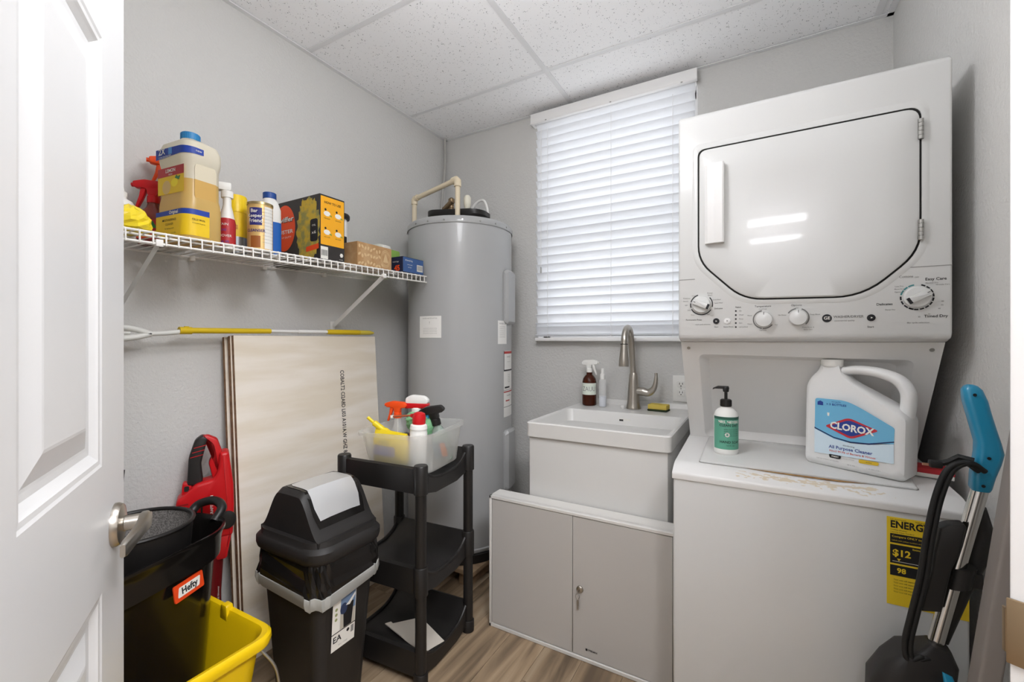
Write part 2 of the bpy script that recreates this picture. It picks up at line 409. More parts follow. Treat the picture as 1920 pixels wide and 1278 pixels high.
# ------------------------------------------------------------------ lamps (out of view)
lamp = thing('fill_globe', 'white globe fill light added out of view below the laundry room ceiling', 'lamp', (-.53, .66, H))  # fill light put in out of view to brighten the upper room
MB().lathe([(.0, 0), (.06, 0), (.06, -.012), (.045, -.025), (.0, -.025)], TRIM, 24, cap0=False, cap1=False).build('ceiling_rose', lamp)
MB().tube([(0, 0, -.02), (0, 0, -.26)], .004, TRIM, 8).build('cord', lamp)
MB().lathe([(.13*math.sin(PI*k/16), -.385-.13*math.cos(PI*k/16)) for k in range(17)], mat('fill_globe_glow', 'ffffff', .5, emit='fafbff', es=FILL_GLOBE_STRENGTH), 28, cap0=False, cap1=False).build('globe', lamp)
TUBEM = mat('tube_glow', 'ffffff', .5, emit='fafaff', es=TUBE_STRENGTH)
def fixture(x, y, label):
    t = thing('fluorescent_fixture', label, 'light fixture', (x, y, H), 0, 'hall light fixtures')
    MB().prism(rpoly([(-.16, 0), (.16, 0), (.13, -.03), (-.13, -.03)], .003), -.33, .33, TRIM, Matrix.Rotation(PI/2, 4, 'Z') @ Matrix.Rotation(PI/2, 4, 'X')).build('housing', t)
    for s in (-1, 1):
        q = MB(); q.cyl(.02, -.30, .30, TUBEM, 16, MT(0, s*.085, -.06) @ Matrix.Rotation(PI/2, 4, 'Y')); q.build('tube', t)
        for e in (-.32, .30): MB().box(e, e+.02, s*.085-.018, s*.085+.018, -.085, -.028, TRIM).build('lamp_holder', t)
fixture(.15, -2.4, 'twin-tube fluorescent fixture on the hall ceiling nearest the doorway')
fixture(.18, -3.55, 'twin-tube fluorescent fixture far down the hall ceiling')

pn = thing('fill_panel', 'large flat fill light panel added out of view outside the doorway', 'light fixture', (.85, -.06, H), math.atan2(WD.y, WD.x))  # added fill light, brightens washer front, cabinet and floor from outside
MB().box(-.62, .62, -.32, .32, -.03, 0, TRIM, .002, 1).build('frame', pn)
MB().box(-.59, .59, -.29, .29, -.036, -.029, mat('fill_panel_glow', 'ffffff', .5, emit='fbfbff', es=FILL_PANEL_STRENGTH)).build('lens', pn)

# ------------------------------------------------------------------ window blind
SLAT = mat('blind_slat', 'f4f5f7', .45, translucent=.5)
BLW = mat('blind_white', 'f2f1f0', .4)
bl = thing('window_blind', 'white horizontal slat blind covering the window', 'blind', ((WX0+WX1)/2, YB, 0))
hw = (WX1-WX0)/2
v = MB(); v.box(-hw-.014, hw+.004, -.062, -.048, 2.296, 2.348, BLW, .003); v.box(-hw-.014, -hw, -.05, -.002, 2.296, 2.348, BLW); v.box(-hw+.003, hw-.003, -.048, .0, 2.298, 2.319, BLW)
v.box(-hw-.014, hw+.004, -.066, -.046, 2.292, 2.300, BLW, .002)
v.build('valance', bl)
sl = MB(); n = 6; ring = []
for k in range(n+1):
    a = -1+2*k/n; ring.append((a*.0255, .003*(1-a*a)+.0013))
poly = ring+[(p[0], p[1]-.0026) for p in reversed(ring)]
sl.prism(poly, -hw+.008, hw-.008, SLAT, Matrix.Rotation(PI/2, 4, 'Z') @ Matrix.Rotation(PI/2, 4, 'X'), smooth=False)
slat0 = sl.build('slat', bl)
NS = 25; sz0 = 1.20; sp_ = (2.283-sz0)/(NS-1)
for k in range(NS):
    z = sz0+k*sp_; rx = R(-57+random.uniform(-1.2, 1.2)); off = -.025
    if k == 5: rx = R(-47)
    if k == 0: slat0.location = (0, off, z); slat0.rotation_euler = (rx, 0, 0)
    else: share(slat0, 'slat', bl, (0, off, z), (rx, 0, random.uniform(-.0012, .0012)))
b = MB(); b.box(-hw+.008, hw-.008, -.052, .0, 1.124, 1.142, BLW, .004); b.build('bottom_rail', bl)
for k in range(2): share(slat0, 'slat', bl, (0, off, 1.150+k*.007), (R(3+2*k), 0, 0))
share(slat0, 'slat', bl, (0, -.03, 1.178), (R(-72), 0, 0))
for xx in (-hw+.085, 0.02, hw-.10):
    q = MB(); q.tube([(xx, -.054, 2.26), (xx, -.054, 1.14)], .0011, BLW, 6); q.tube([(xx, .003, 2.26), (xx, .003, 1.14)], .0009, BLW, 6); q.build('ladder_cord', bl)
q = MB(); q.tube([(-hw+.05, -.06, 2.262), (-hw+.05, -.062, 1.52)], .0016, BLW, 6); q.lathe([(.002, 0), (.005, .006), (.004, .03), (.002, .034)], mat('cord_tassel', 'b9b8b6', .5), 10, MT(-hw+.05, -.062, 1.485)); q.build('pull_cord', bl)
for xx in (-hw+.08, .02, hw-.06):
    MB().box(xx-.004, xx+.004, -.0675, -.065, 2.293, 2.298, STEEL).build('valance_clip', bl)

# ------------------------------------------------------------------ water heater
HX, HY, HR = -1.365, 1.86, .27
TANK = mat('heater_grey', 'aeafaf', .33, coat=.15)
wh = thing('water_heater', 'tall grey cylindrical electric water heater in the room corner', 'water heater', (HX, HY, .08))
t = MB(); t.lathe([(HR, .045), (HR, 1.615)], TANK, 72, cap0=True, cap1=False); t.build('tank', wh)
t = MB(); t.lathe([(HR+.004, 1.600), (HR+.005, 1.604), (HR+.005, 1.622), (HR-.004, 1.634), (HR-.04, 1.642), (.1, 1.652), (0, 1.653)], mat('heater_cap', 'aaabab', .3, coat=.2), 72, cap0=False, cap1=False); t.build('top_cap', wh)
for a in (-105, -88, -70, -52, -34, -16, 2):
    q = MB(); q.cyl(.004, 0, .004, STEEL, 10, Matrix.Rotation(R(a), 4, 'Z') @ MT(HR+.004, 0, 1.612) @ Matrix.Rotation(PI/2, 4, 'Y')); q.build('cap_screw', wh)
t = MB(); t.lathe([(HR+.003, .0), (HR+.012, .003), (HR+.012, .042), (HR+.004, .046), (HR+.002, .046)], BLACKP, 64, cap1=False); t.build('base_ring', wh)
t = MB(); t.lathe([(HR+.003, .046), (HR+.006, .05), (HR+.006, .062), (HR+.001, .066)], TANK, 64, cap0=False, cap1=False); t.build('bottom_seam', wh)
def curved_panel(z0, z1, a0, a1, th):
    q = MB(); rings = []
    for k in range(9):
        a = R(a0+(a1-a0)*k/8); e = 0.012 if k in (0, 8) else 0
        q_ = [(HR-.002, z0+e), (HR+th*.6, z0+e), (HR+th, z0+e+.012), (HR+th, z1-e-.012), (HR+th*.6, z1-e), (HR-.002, z1-e)]
        if k in (0, 8): q_ = [(HR-.002+(r_-HR)*.55 if r_ > HR else r_, z_) for r_, z_ in q_]
        rings.append([(r_*math.cos(a), r_*math.sin(a), z_) for r_, z_ in q_])
    q.loft(rings, TANK, smooth=False); return q
curved_panel(1.13, 1.40, -2, 24, .022).build('access_panel', wh)
curved_panel(.30, .60, -2, 24, .022).build('access_panel', wh)
def hlabel(z0, z1, a0, a1, items, name='sticker'):
    q = MB(); Rr = HR+.0012; q.patch(Rr, z0, z1, R(a0), R(a1), PAPER); ac = R((a0+a1)/2)
    for kind, z, p in items:
        if kind == 'bar': q.patch(Rr+.0004, z-p[0]/2, z+p[0]/2, R(p[1]), R(p[2]), p[3])
        else: q.wtext(kind, p, INKG, Rr, ac, z)
    return q.build(name, wh)
RB = mat('label_red', 'b53a36', .6)
hlabel(1.06, 1.163, -99.5, -73, [('WATER HEATER NOTICE', 1.152, .0075), ('!', 1.13, .02)]+[('see the manual for temperature setting', 1.105-.008*k, .005) for k in range(4)])
hlabel(1.03, 1.145, -12, 4, [('TEMPERATURE', 1.13, .009)]+[('set point information', 1.115-.01*k, .006) for k in range(6)])
hlabel(.895, .995, -2, 22, [('bar', .987, (.012, -2, 22, RB)), ('bar', .898, (.006, -2, 22, INK)), ('bar', .945, (.1, -2, -1, INK))]+[('DANGER', .965, .012), ('hot water can burn', .94, .006)])
hlabel(.80, .892, -2, 22, [('bar', .812, (.008, 0, 12, INK))]+[('test delivery', .875-.009*k, .006) for k in range(5)])
hlabel(.665, .797, -2, 22, [('bar', .79, (.006, -2, 22, RB)), ('bar', .745, (.006, 2, 12, RB)), ('bar', .715, (.003, -2, 22, INKG)), ('WARNING', .77, .011)])
CPVC = mat('cream_pipe', 'ded0b4', .4)
q = MB(); a, b_ = Vector((-1.60-HX, 1.765-HY, 0)), Vector((-1.265-HX, 1.70-HY, 0)); zt0, zt1 = 1.805, 1.83
q.tube([(a.x, a.y, 1.62), (a.x, a.y, zt0)], .0125, CPVC, 14)
q.tube([(a.x, a.y, zt0), (b_.x, b_.y, zt1)], .0125, CPVC, 14)
q.tube([(b_.x, b_.y, 1.645), (b_.x, b_.y, zt1)], .0125, CPVC, 14)
q.build('outlet_pipe', wh)
q = MB(); d_ = (b_-a).normalized()
q.tube([tuple(b_-d_*.034+Vector((0, 0, zt1-.002))), tuple(b_-d_*.008+Vector((0, 0, zt1-.0005))), (b_.x, b_.y, zt1-.008), (b_.x, b_.y, zt1-.036)], .0175, CPVC, 14)
q.build('pipe_elbow', wh)
q = MB(); q.tube([tuple(a+d_*.03+Vector((0, 0, zt0+.003))), tuple(a+d_*.006+Vector((0, 0, zt0))), (a.x, a.y, zt0-.006), (a.x, a.y, zt0-.03)], .0165, CPVC, 14); q.build('pipe_elbow', wh)
q = MB(); q.loft([[(x, y, z+.028*(x/.15)*-.35) for x, y in rrect(.32*s, .17*s, .07, 6)] for s, z in ((.93, 0), (1.0, .012), (1.0, .034), (.96, .03), (.9, .014))], BLACKP, MT(.045, -.075, 1.658, R(10)), cap1=True); q.build('top_cover', wh)
q = MB(); vx, vy = -1.315-HX, 1.72-HY
q.lathe([(.02, 1.66), (.02, 1.70), (.013, 1.705), (.013, 1.73), (.016, 1.735), (.016, 1.75), (.008, 1.757)], mat('bronze_valve', '7d6a52', .4, .8), 16, MT(vx-.01, vy+.01, 0)); q.tube([(vx-.05, vy, 1.70), (vx, vy, 1.735)], .013, MATS['bronze_valve'], 10); q.build('relief_valve', wh)
q = MB(); q.lathe([(.01, 1.66), (.014, 1.70), (.018, 1.715), (.018, 1.745), (.011, 1.757), (.006, 1.758)], mat('pale_knob', 'd9d5c4', .5), 16, MT(-1.236-HX, 1.74-HY, 0)); q.build('valve_knob', wh)
q = MB(); q.tube(spline([(.015, .02, 1.655), (.03, .02, 1.70), (.075, .03, 1.765), (.125, .03, 1.775), (.155, .02, 1.72), (.16, .015, 1.648)]), .0065, WHITEP, 10); q.build('white_hose', wh)
q = MB(); q.tube(spline([(XL+.022, YB-.03, H), (XL+.022, YB-.03, 2.2), (XL+.015, YB-.045, 2.02), (XL+.03, YB-.08, 1.88), (-1.56, 1.93, 1.733)]), .0075, mat('grey_conduit', 'b9b7b2', .5), 10)
tag(q.build('conduit'), 'thin grey conduit running from the ceiling corner down to the water heater', 'conduit')
# stand below the heater
WOOD = mat('plywood_tan', '9d8468', .7, noise=(3, '7d6650', .8, (1, 9, 9)))
st = thing('heater_stand', 'low tan plywood stand under the water heater', 'stand', (HX, HY, 0))
MB().box(-.27, .25, -.25, .27, .06, .08, WOOD, .001).build('top_board', st)
for x0 in (-.24, -.03, .16): MB().box(x0, x0+.06, -.23, .25, 0, .06, WOOD, .001).build('runner', st)

# ------------------------------------------------------------------ wire shelf
WIRE = mat('white_wire', 'e9e7e2', .4)
SX0, SX1, SY0, SY1 = XL+.004, -1.36, .06, 1.583
def zs(y): return 1.412+(y-.45)*.020
sh = thing('wire_shelf', 'white wire wall shelf holding cleaning supplies', 'shelf', (0, .45, 1.412)); sh.rotation_euler = (math.atan(.020), 0, 0)
y0, y1 = SY0-.45, SY1-.45; wr = .0026
def rail(x, z, r=.0032):
    q = MB(); q.tube([(x, y0, z), (x, y1, z)], r, WIRE, 8); return q.build('rail', sh)
for x, z in ((SX1, -wr-.003), (SX1, -.033), (SX0+.01, -wr-.003), (-1.53, -wr-.003), (-1.415, -wr-.003)): rail(x, z)
q = MB(); q.tube([(SX0, 0, -wr), (SX1-.004, 0, -wr), (SX1+.0015, 0, -.004), (SX1+.003, 0, -.009), (SX1+.003, 0, -.036)], .0021, WIRE, 6); w0 = q.build('wire', sh)
yy = y0+.004; w0.location = (0, yy, 0)
while yy < y1-.03: yy += .0283; share(w0, 'wire', sh, (0, yy, 0))
br0 = None
for yb in (.53, 1.315):
    q = MB(); q.tube([(SX1+.001, 0, -.03), (SX0+.006, 0, -.235)], .010, WIRE, 4, flat=.28)
    q.box(SX0-.003, SX0+.004, -.012, .012, -.26, -.215, WIRE, .001); q.box(SX1-.008, SX1+.006, -.008, .008, -.04, -.022, WIRE, .001)
    o = q.build('bracket', sh); o.location = (0, yb-.45, 0)
for yb in (.75, 1.0, 1.27):
    q = MB(); q.box(SX0-.003, SX0+.016, -.008, .008, -.018, .0, WIRE, .002); q.build('wall_clip', sh).location = (0, yb-.45, 0)

# ------------------------------------------------------------------ bottles on the shelf
def trigger_head(parent, M, cb, ct, scale=1.0, name='spray_head', long=0):
    T = M @ Matrix.Scale(scale, 4)
    S = T @ FRONT
    q = MB(); q.prism(rpoly([(-.013, -.002), (.012, -.002), (.014, .018), (.046+long, .020), (.048+long, .037), (.02, .044), (-.03, .040), (-.040, .026), (-.034, .018), (-.014, .016)], .005, 3), -.011, .011, cb, S, r=.0025, seg=2)
    q.lathe([(.0155, -.022), (.0155, -.003), (.012, 0)], cb, 18, T); o = q.build(name, parent)
    q = MB(); q.prism(rpoly([(.016, .019), (.030, .019), (.034, -.006), (.043, -.034), (.038, -.037), (.026, -.012), (.020, .004)], .003, 3), -.007, .007, ct, S, r=.002); q.build('trigger', o)
    q = MB(); q.cyl(.006, .046+long, .053+long, ct, 10, T @ MT(0, 0, .0285) @ Matrix.Rotation(PI/2, 4, 'Y')); q.build('nozzle', o)
    return o
CLEAR = mat('clear_plastic', 'f4f5f4', .1)
nt = CLEAR.node_tree; tb = nt.nodes.new('ShaderNodeBsdfTransparent'); ms = nt.nodes.new('ShaderNodeMixShader'); ms.inputs[0].default_value = .74
nt.links.new(nt.nodes['Principled BSDF'].outputs[0], ms.inputs[1]); nt.links.new(tb.outputs[0], ms.inputs[2]); nt.links.new(ms.outputs[0], nt.nodes['Material Output'].inputs[0])
def shelf_thing(name, label, cat, x, y, rz=0, group=None): return thing(name, label, cat, (x, y, zs(y)), rz, group)

# big jug of yellow cleaner
JUGM = mat('jug_translucent', 'efe9d6', .3, translucent=.35)
LIQ = mat('jug_liquid', 'e0bd72', .3, translucent=.3)
jg = shelf_thing('cleaner_jug', 'large translucent jug of amber liquid with a blue cap on the wire shelf', 'jug', -1.475, .654, R(6))
# local: label face towards -Y, handle side towards +X ; narrow in y
W2, D2 = .075, .055
def jr(s, z, m=.03, dx=0): return [(x, y, z) for x, y in rrect(2*W2*s, 2*D2*s, m, 6, dx)]
LV = .175
q = MB()
q.loft([jr(.95, 0), jr(1, .008), jr(1, .10), jr(.98, .115), jr(.94, .13), jr(.94, LV)], LIQ, cap1=False); q.build('liquid_fill', jg)
q = MB(); q.loft([jr(.94, LV), jr(.94, .215), jr(.97, .225), jr(1.0, .238), jr(1.0, .265), jr(.9, .285), jr(.6, .298), [(x-.0, y, .302) for x, y in rrect(.05, .05, .0249, 6)], [(x, y, .312) for x, y in rrect(.044, .044, .0219, 6)]], JUGM, cap0=False); q.build('jug_shell', jg)
q = MB(); q.cyl(.024, .306, .328, mat('cap_blue', '2f82b8', .45), 28, b=.002)
for k in range(28): q.box(.0232, .0248, -.001, .001, .308, .325, MATS['cap_blue'], M=Matrix.Rotation(2*PI*k/28, 4, 'Z'))
q.build('cap', jg)
# handle recess window on the right side
q = MB(); S = MT(W2*.94, .0, 0) @ LEFTW
q.prism(rpoly([(-.030, .115), (.030, .115), (.030, LV), (-.030, LV)], [.016, .016, 0, 0]), -.001, .0012, mat('jug_recess_liquid', 'cda55c', .35), S); q.prism(rpoly([(-.030, LV), (.030, LV), (.030, .225), (-.030, .225)], [0, 0, .02, .02]), -.001, .0012, mat('jug_recess', 'd9d0b8', .35), S)
q.build('grip_recess', jg)
LBY = mat('label_yellow', 'e8c21c', .5); LBB = mat('label_blue', '1f3f9c', .5); LBR = mat('label_crimson', 'b02a2e', .5); LBG = mat('label_green', '2e7a3c', .5); LBW = mat('label_white', 'e9e7e0', .5); LBO = mat('label_orange', 'e2761e', .5)
F = MT(0, -D2-.0012, 0) @ FRONT; F2 = MT(0, -D2*.94-.0012, 0) @ FRONT
def band(q, z0, z1, xs_, ye, m, off=.0008, z0b=None, z1b=None):
    r_ = .03; W_, D_ = W2+off, D2+off
    path = [(xs_, -D_)]+[(W_-r_+r_*math.cos(a), -D_+r_+r_*math.sin(a)) for a in [-PI/2+PI/2*k/8 for k in range(9)]]+[(W_, ye)]
    ln = [0]
    for a, b in zip(path, path[1:]): ln.append(ln[-1]+math.dist(a, b))
    zb = lambda t: z0+((z0b if z0b is not None else z0)-z0)*t; zt = lambda t: z1+((z1b if z1b is not None else z1)-z1)*t
    q.loft([[(x, y, zb(l/ln[-1])) for (x, y), l in zip(path, ln)], [(x, y, zt(l/ln[-1])) for (x, y), l in zip(path, ln)]], m, closed=False, cap0=False, cap1=False)
q = MB(); band(q, .012, .072, -.066, .008, LBY); band(q, .072, .085, -.066, .008, LBB, .0010, .072, .088)
q.text('Original', .013, LBW, F @ MT(.02, .079, 0), bold=.02); q.text('MULTI-SURFACE', .009, INK, F @ MT(0, .058, 0), bold=.01); q.text('CLEANER', .009, INK, F @ MT(0, .046, 0)); q.text('4x cleaning action', .006, INK, F @ MT(0, .034, 0)); q.text('1.12 GAL', .006, INK, F @ MT(.02, .02, 0))
G = MT(W2+.0012, 0, 0) @ LEFTW
q.text('KILLS 99.9%', .007, INK, G @ MT(-.022, .058, 0), bold=.01); q.text('of household germs', .0045, INK, G @ MT(-.022, .048, 0))
q.build('lower_label', jg)
q = MB(); q.flat(rpoly([(-.062, .135), (.062, .135), (.062, .212), (-.062, .212)], .004), LBY, 0, F2); q.flat([(-.062, .186), (.062, .186), (.062, .212), (-.062, .212)], LBR, .0002, F2)
q.text('LEMON', .014, LBW, F2 @ MT(0, .201, .0003), bold=.02); q.text('FRESH', .007, LBW, F2 @ MT(0, .190, .0003))
q.flat([(p[0]*.02-.02, p[1]*.02+.155) for p in circ(1, 14)], mat('lemon_tan', 'd8b878', .6), .0003, F2); q.flat([(p[0]*.016+.018, p[1]*.012+.165) for p in circ(1, 14)], mat('lemon', 'f2dc30', .6), .0003, F2); q.flat([(.02, .178), (.04, .17), (.046, .182), (.034, .180), (.028, .186)], LBG, .0004, F2)
q.build('front_label', jg)
F3 = MT(0, -D2-.0008, 0) @ FRONT
F3 = MT(0, -D2-.0016, 0) @ FRONT; q = MB(); band(q, .238, .268, -.066, -.008, LBB, .0010, .247, .264); q.text('2X', .026, LBW, F3 @ MT(-.035, .258, .0002), bold=.02); q.box(-.004, .012, .247, .266, 0, .0004, mat('label_lightblue', '4d8fd0', .5), M=F3); q.text('CONCENTRATED', .0075, LBW, F3 @ MT(-.02, .242, .0002)); q.text('new', .01, LBW, MT(W2+.0016, 0, 0) @ LEFTW @ MT(-.022, .256, 0)); q.build('shoulder_label', jg)

# red-trigger bottle
t = shelf_thing('spray_bottle', 'clear spray bottle with a red trigger and multicoloured label left of the big jug', 'spray bottle', -1.597, .610, R(225))
q = MB(); q.loft([[(x, y, z) for x, y in rrect(2*a_, 2*b_, .02, 5)] for a_, b_, z in ((.036, .024, 0), (.039, .027, .006), (.039, .027, .08), (.03, .024, .10), (.018, .016, .115), (.014, .014, .13))], mat('red_brown_fluid', '8e3f34', .2, trans=.3), cap1=True); q.build('bottle_body', t)
q = MB(); F = MT(0, .0278, 0, PI) @ FRONT; q.flat(rrect(.066, .06, .006, 3, 0, .045), LBR, 0, F); q.flat([(-.033, .02), (.0, .02), (-.005, .055), (-.033, .07)], LBO, .0003, F); q.flat([(-.02, .045), (.02, .05), (.01, .07), (-.01, .072)], LBG, .0005, F); q.flat([(.005, .02), (.033, .02), (.033, .045), (.01, .04)], LBY, .0004, F); q.build('label', t)
trigger_head(t, MT(0, 0, .152), RED, RED, 1.05)
# orange-trigger bottle
t = shelf_thing('spray_bottle', 'white spray bottle with an orange trigger behind the big jug', 'spray bottle', -1.636, .668, R(248))
q = MB(); q.loft([[(x, y, z) for x, y in rrect(2*a_, 2*b_, .02, 5)] for a_, b_, z in ((.038, .026, 0), (.041, .029, .006), (.04, .028, .12), (.03, .024, .17), (.018, .017, .20), (.014, .014, .225))], mat('frosted_white', 'e9e9e4', .3, translucent=.2)); q.build('bottle_body', t)
trigger_head(t, MT(0, 0, .245), ORANGE, ORANGE, 1.1)
# white nozzle bottle and yellow cloth at the far left
t = shelf_thing('squeeze_bottle', 'white squeeze bottle with a pointed nozzle beside the door edge', 'bottle', -1.55, .515)
q = MB(); q.lathe([(.03, 0), (.033, .005), (.033, .09), (.026, .105), (.014, .112), (.014, .12)], WHITEP, 24); q.build('bottle_body', t)
q = MB(); q.lathe([(.015, .118), (.015, .13), (.009, .134), (.0035, .165), (.002, .166)], WHITEP, 18); q.build('nozzle', t)
YC = mat('yellow_film', 'ecd22c', .25)
q = MB(); rings = []; rnd = random.Random(3)
for i in range(9):
    z = i/8*.075; s = [.8, 1, 1.02, .98, .95, .9, .78, .55, .2][i]; rings.append([((.055*s+rnd.uniform(-.006, .006))*math.cos(2*PI*k/20), (.045*s+rnd.uniform(-.006, .006))*math.sin(2*PI*k/20), z+rnd.uniform(-.003, .003) if 0 < i else 0) for k in range(20)])
q.loft(rings, YC, smooth=False); o = q.build('yellow_pouch'); o.location = (-1.455, .50, zs(.5)+.001); tag(o, 'crumpled yellow plastic pouch at the left end of the shelf', 'pouch')
# white bottle with red label
t = shelf_thing('spray_bottle', 'white bottle with a red and white label right of the big jug', 'spray bottle', -1.475, .757, R(-30))
q = MB(); q.lathe([(.026, 0), (.029, .005), (.029, .085), (.022, .115), (.015, .14), (.0145, .165)], WHITEP, 28, sq=.8); q.build('bottle_body', t)
q = MB(); q.lathe([(.0295, .008), (.0295, .084), (.0265, .096)], LBR, 28, cap0=False, cap1=False, sq=.8); 
for k, (s_, m_) in enumerate((('STAIN', LBW), ('OXI', LBB), ('REMOVER', LBW), ('Spot lift', LBB))): q.wtext(s_, .011, m_, .0298, R(-20), .075-.018*k)
q.build('label', t)
q = MB(); q.lathe([(.017, .165), (.017, .185), (.014, .187)], WHITEP, 20); q.box(-.014, .014, -.03, .012, .187, .212, WHITEP, .004); q.build('cap', t)
# yellow can
t = shelf_thing('aerosol_can', 'yellow and grey aerosol can behind the gold powder can', 'can', -1.535, .815)
q = MB(); q.lathe([(.030, 0), (.033, .003), (.033, .055)], mat('can_grey', '8f9498', .3, .7), 30, cap1=False); q.lathe([(.033, .055), (.033, .135), (.031, .14)], LBY, 30, cap0=False); q.wtext('SHINE', .018, LBR, .0335, R(-60), .085, bold=.02); q.build('can_body', t)
q = MB(); q.lathe([(.0335, .138), (.0335, .19), (.031, .195), (0, .196)], YELLOW, 30, cap1=False); q.build('lid', t)
# bar keepers can
GOLD = mat('gold_print', 'dcb877', .35, .3)
t = shelf_thing('powder_can', 'gold cardboard can of cleanser powder with a blue logo', 'can', -1.445, .845)
q = MB(); q.lathe([(.0375, .004), (.0375, .158)], GOLD, 36); a0 = R(-46)
q.patch(.0379, .085, .142, a0-.62, a0+.42, mat('label_navy', '2a2a78', .5)); q.patch(.0379, .012, .05, a0-.5, a0+.3, mat('label_brown', '9a5a28', .5)); q.patch(.0379, .01, .148, a0+.62, a0+1.5, LBW)
q.wtext('Bar', .016, LBW, .0383, a0-.2, .131, bold=.02); q.wtext('Keepers', .015, LBW, .0383, a0-.1, .115, bold=.02); q.wtext('Friend', .017, LBW, .0383, a0-.1, .099, bold=.02); q.wtext('CLEANSER', .0125, MATS['label_navy'], .0381, a0-.1, .067, bold=.02)
for k in range(11): q.wtext('directions for use and care', .0042, INKG, .0381, a0+1.05, .14-.011*k)
q.build('can_body', t)
q = MB(); q.lathe([(.036, .0), (.0385, .001), (.0385, .005)], STEEL, 36, cap1=False); q.lathe([(.0388, .154), (.0388, .162), (.0365, .163), (.036, .158), (0, .158)], mat('tin_gold', 'b9a578', .3, .9), 36, cap0=False, cap1=False); q.build('metal_rim', t)
# blue cap bottle
t = shelf_thing('detergent_bottle', 'white bottle with a dark blue cap and blue label beside the duster box', 'bottle', -1.535, .932, R(-8))
q = MB(); q.loft([[(x, y, z) for x, y in rrect(2*a_, 2*b_, .02, 5)] for a_, b_, z in ((.038, .026, 0), (.041, .029, .005), (.041, .029, .11), (.040, .029, .175), (.028, .024, .205), (.0205, .0205, .213), (.0205, .0205, .22))], WHITEP); q.build('bottle_body', t)
LBL2 = mat('label_midblue', '1d62b8', .45)
q = MB(); q.loft([[(x, y, z) for x, y in rrect(.0832, .0592, .02, 5)] for z in (.008, .128)], LBL2, cap0=False, cap1=False); F = MT(0, -.0299, 0) @ FRONT; q.flat(circ(.022, 18, -.005, .045), LBW, 0, F); q.text('CLEAN', .016, LBW, F @ MT(0, .1, 0), bold=.02); q.text('+', .03, mat('label_purple', '7a4a96', .5), F @ MT(-.005, .046, .0004), bold=.03); q.build('label', t)
q = MB(); q.cyl(.022, .216, .238, mat('cap_darkblue', '1f4a94', .45), 24, b=.0015); q.build('cap', t)
# duster box
DB = mat('box_charcoal', '2f2b29', .45)
t = shelf_thing('duster_box', 'charcoal and orange duster refill carton with a yellow end panel', 'box', -1.5445, 1.095, 0)
# local x = long face (facing -Y), end panel on +x
bw, bd, bh = .285, .11, .246
q = MB(); q.box(-bw/2, bw/2, -bd/2, bd/2, 0, bh, DB, .001, 1); q.build('carton', t)
F = MT(0, -bd/2-.0006, 0) @ FRONT @ Matrix.Diagonal((1.84, 1.2, 1, 1))
q = MB(); q.flat([(p[0]*.037-.038, p[1]*.075+.118) for p in circ(1, 32)], ORANGE, 0, F); q.text('Swiffer', .022, LBW, F @ MT(-.037, .145, .0003), bold=.02); q.text('Swiffer', .022, INK, F @ MT(-.036, .1435, .0002), bold=.04); q.text('DUSTER', .0165, LBW, F @ MT(-.038, .105, .0003), bold=.02); q.text('HEAVY DUTY', .008, LBW, F @ MT(-.038, .087, .0003)); q.build('front_print', t)
FZ = mat('fluff_print', 'c8a83a', .8, noise=(45, '8a8a52', .9))
rnd = random.Random(5); pts = []
for k in range(60):
    a = 2*PI*k/60; ex = .034*math.cos(a)+(.006 if math.cos(a) > 0 else 0); ez = .105*math.sin(a); s = 1+rnd.uniform(-.12, .06); pts.append((.038+ex*s, min(max(.1+ez*s, .002), .203)))
q = MB(); q.flat(pts, FZ, .0003, F); q.flat(rpoly([(.048, .06), (.072, .06), (.072, .13), (.048, .13)], .008), INK, .0006, F); q.text('OIL', .008, LBW, F @ MT(.060, .11, .0003)); q.text('x6', .014, LBW, F @ MT(.060, .088, .0003)); q.flat(rpoly([(.035, .03), (.075, .036), (.075, .052), (.035, .046)], .003), ORANGE, .0006, F); q.build('duster_print', t)
E_ = MT(bw/2+.0006, 0, 0) @ LEFTW @ Matrix.Diagonal((1.12, 1.2, 1, 1))
YO = mat('print_amber', 'f2ac18', .5)
q = MB(); q.flat(rpoly([(-.046, .05), (.046, .05), (.046, .20), (-.046, .20)], .002), YO, 0, E_); q.text('HOW TO USE', .0105, INK, E_ @ MT(0, .182, 0), bold=.02)
for cx_, cz_ in ((-.022, .148), (.022, .148), (-.022, .09), (.022, .09)):
    q.flat([(cx_+p[0]*.013, cz_+p[1]*.008) for p in circ(1, 12)], LBW, .0003, E_); q.flat([(cx_-.006+p[0]*.004, cz_+.012+p[1]*.004) for p in circ(1, 8)], INK, .0003, E_); q.text('slide handle', .005, INK, E_ @ MT(cx_, cz_-.015, 0)); q.flat([(cx_+.006, cz_-.003), (cx_+.018, cz_-.009), (cx_+.018, cz_-.003)], mat('print_green', '86a044', .5), .0004, E_)
q.build('end_print', t)
q = MB(); q.flat([(-.046, .006), (-.018, .006), (-.018, .044), (-.046, .044)], LBW, 0, E_)
for k in range(12): q.flat([(-.043+.002*k, .016), (-.043+.002*k+(.0008 if k % 3 else .0014), .016), (-.043+.002*k+(.0008 if k % 3 else .0014), .034), (-.043+.002*k, .034)], INK, .0003, E_)
q.build('barcode', t); q = MB(); q.flat(circ(.007, 6, .036, .026), LBW, 0, E_); q.text('recycle', .005, LBW, E_ @ MT(.034, .012, 0)); q.build('recycling_mark', t)
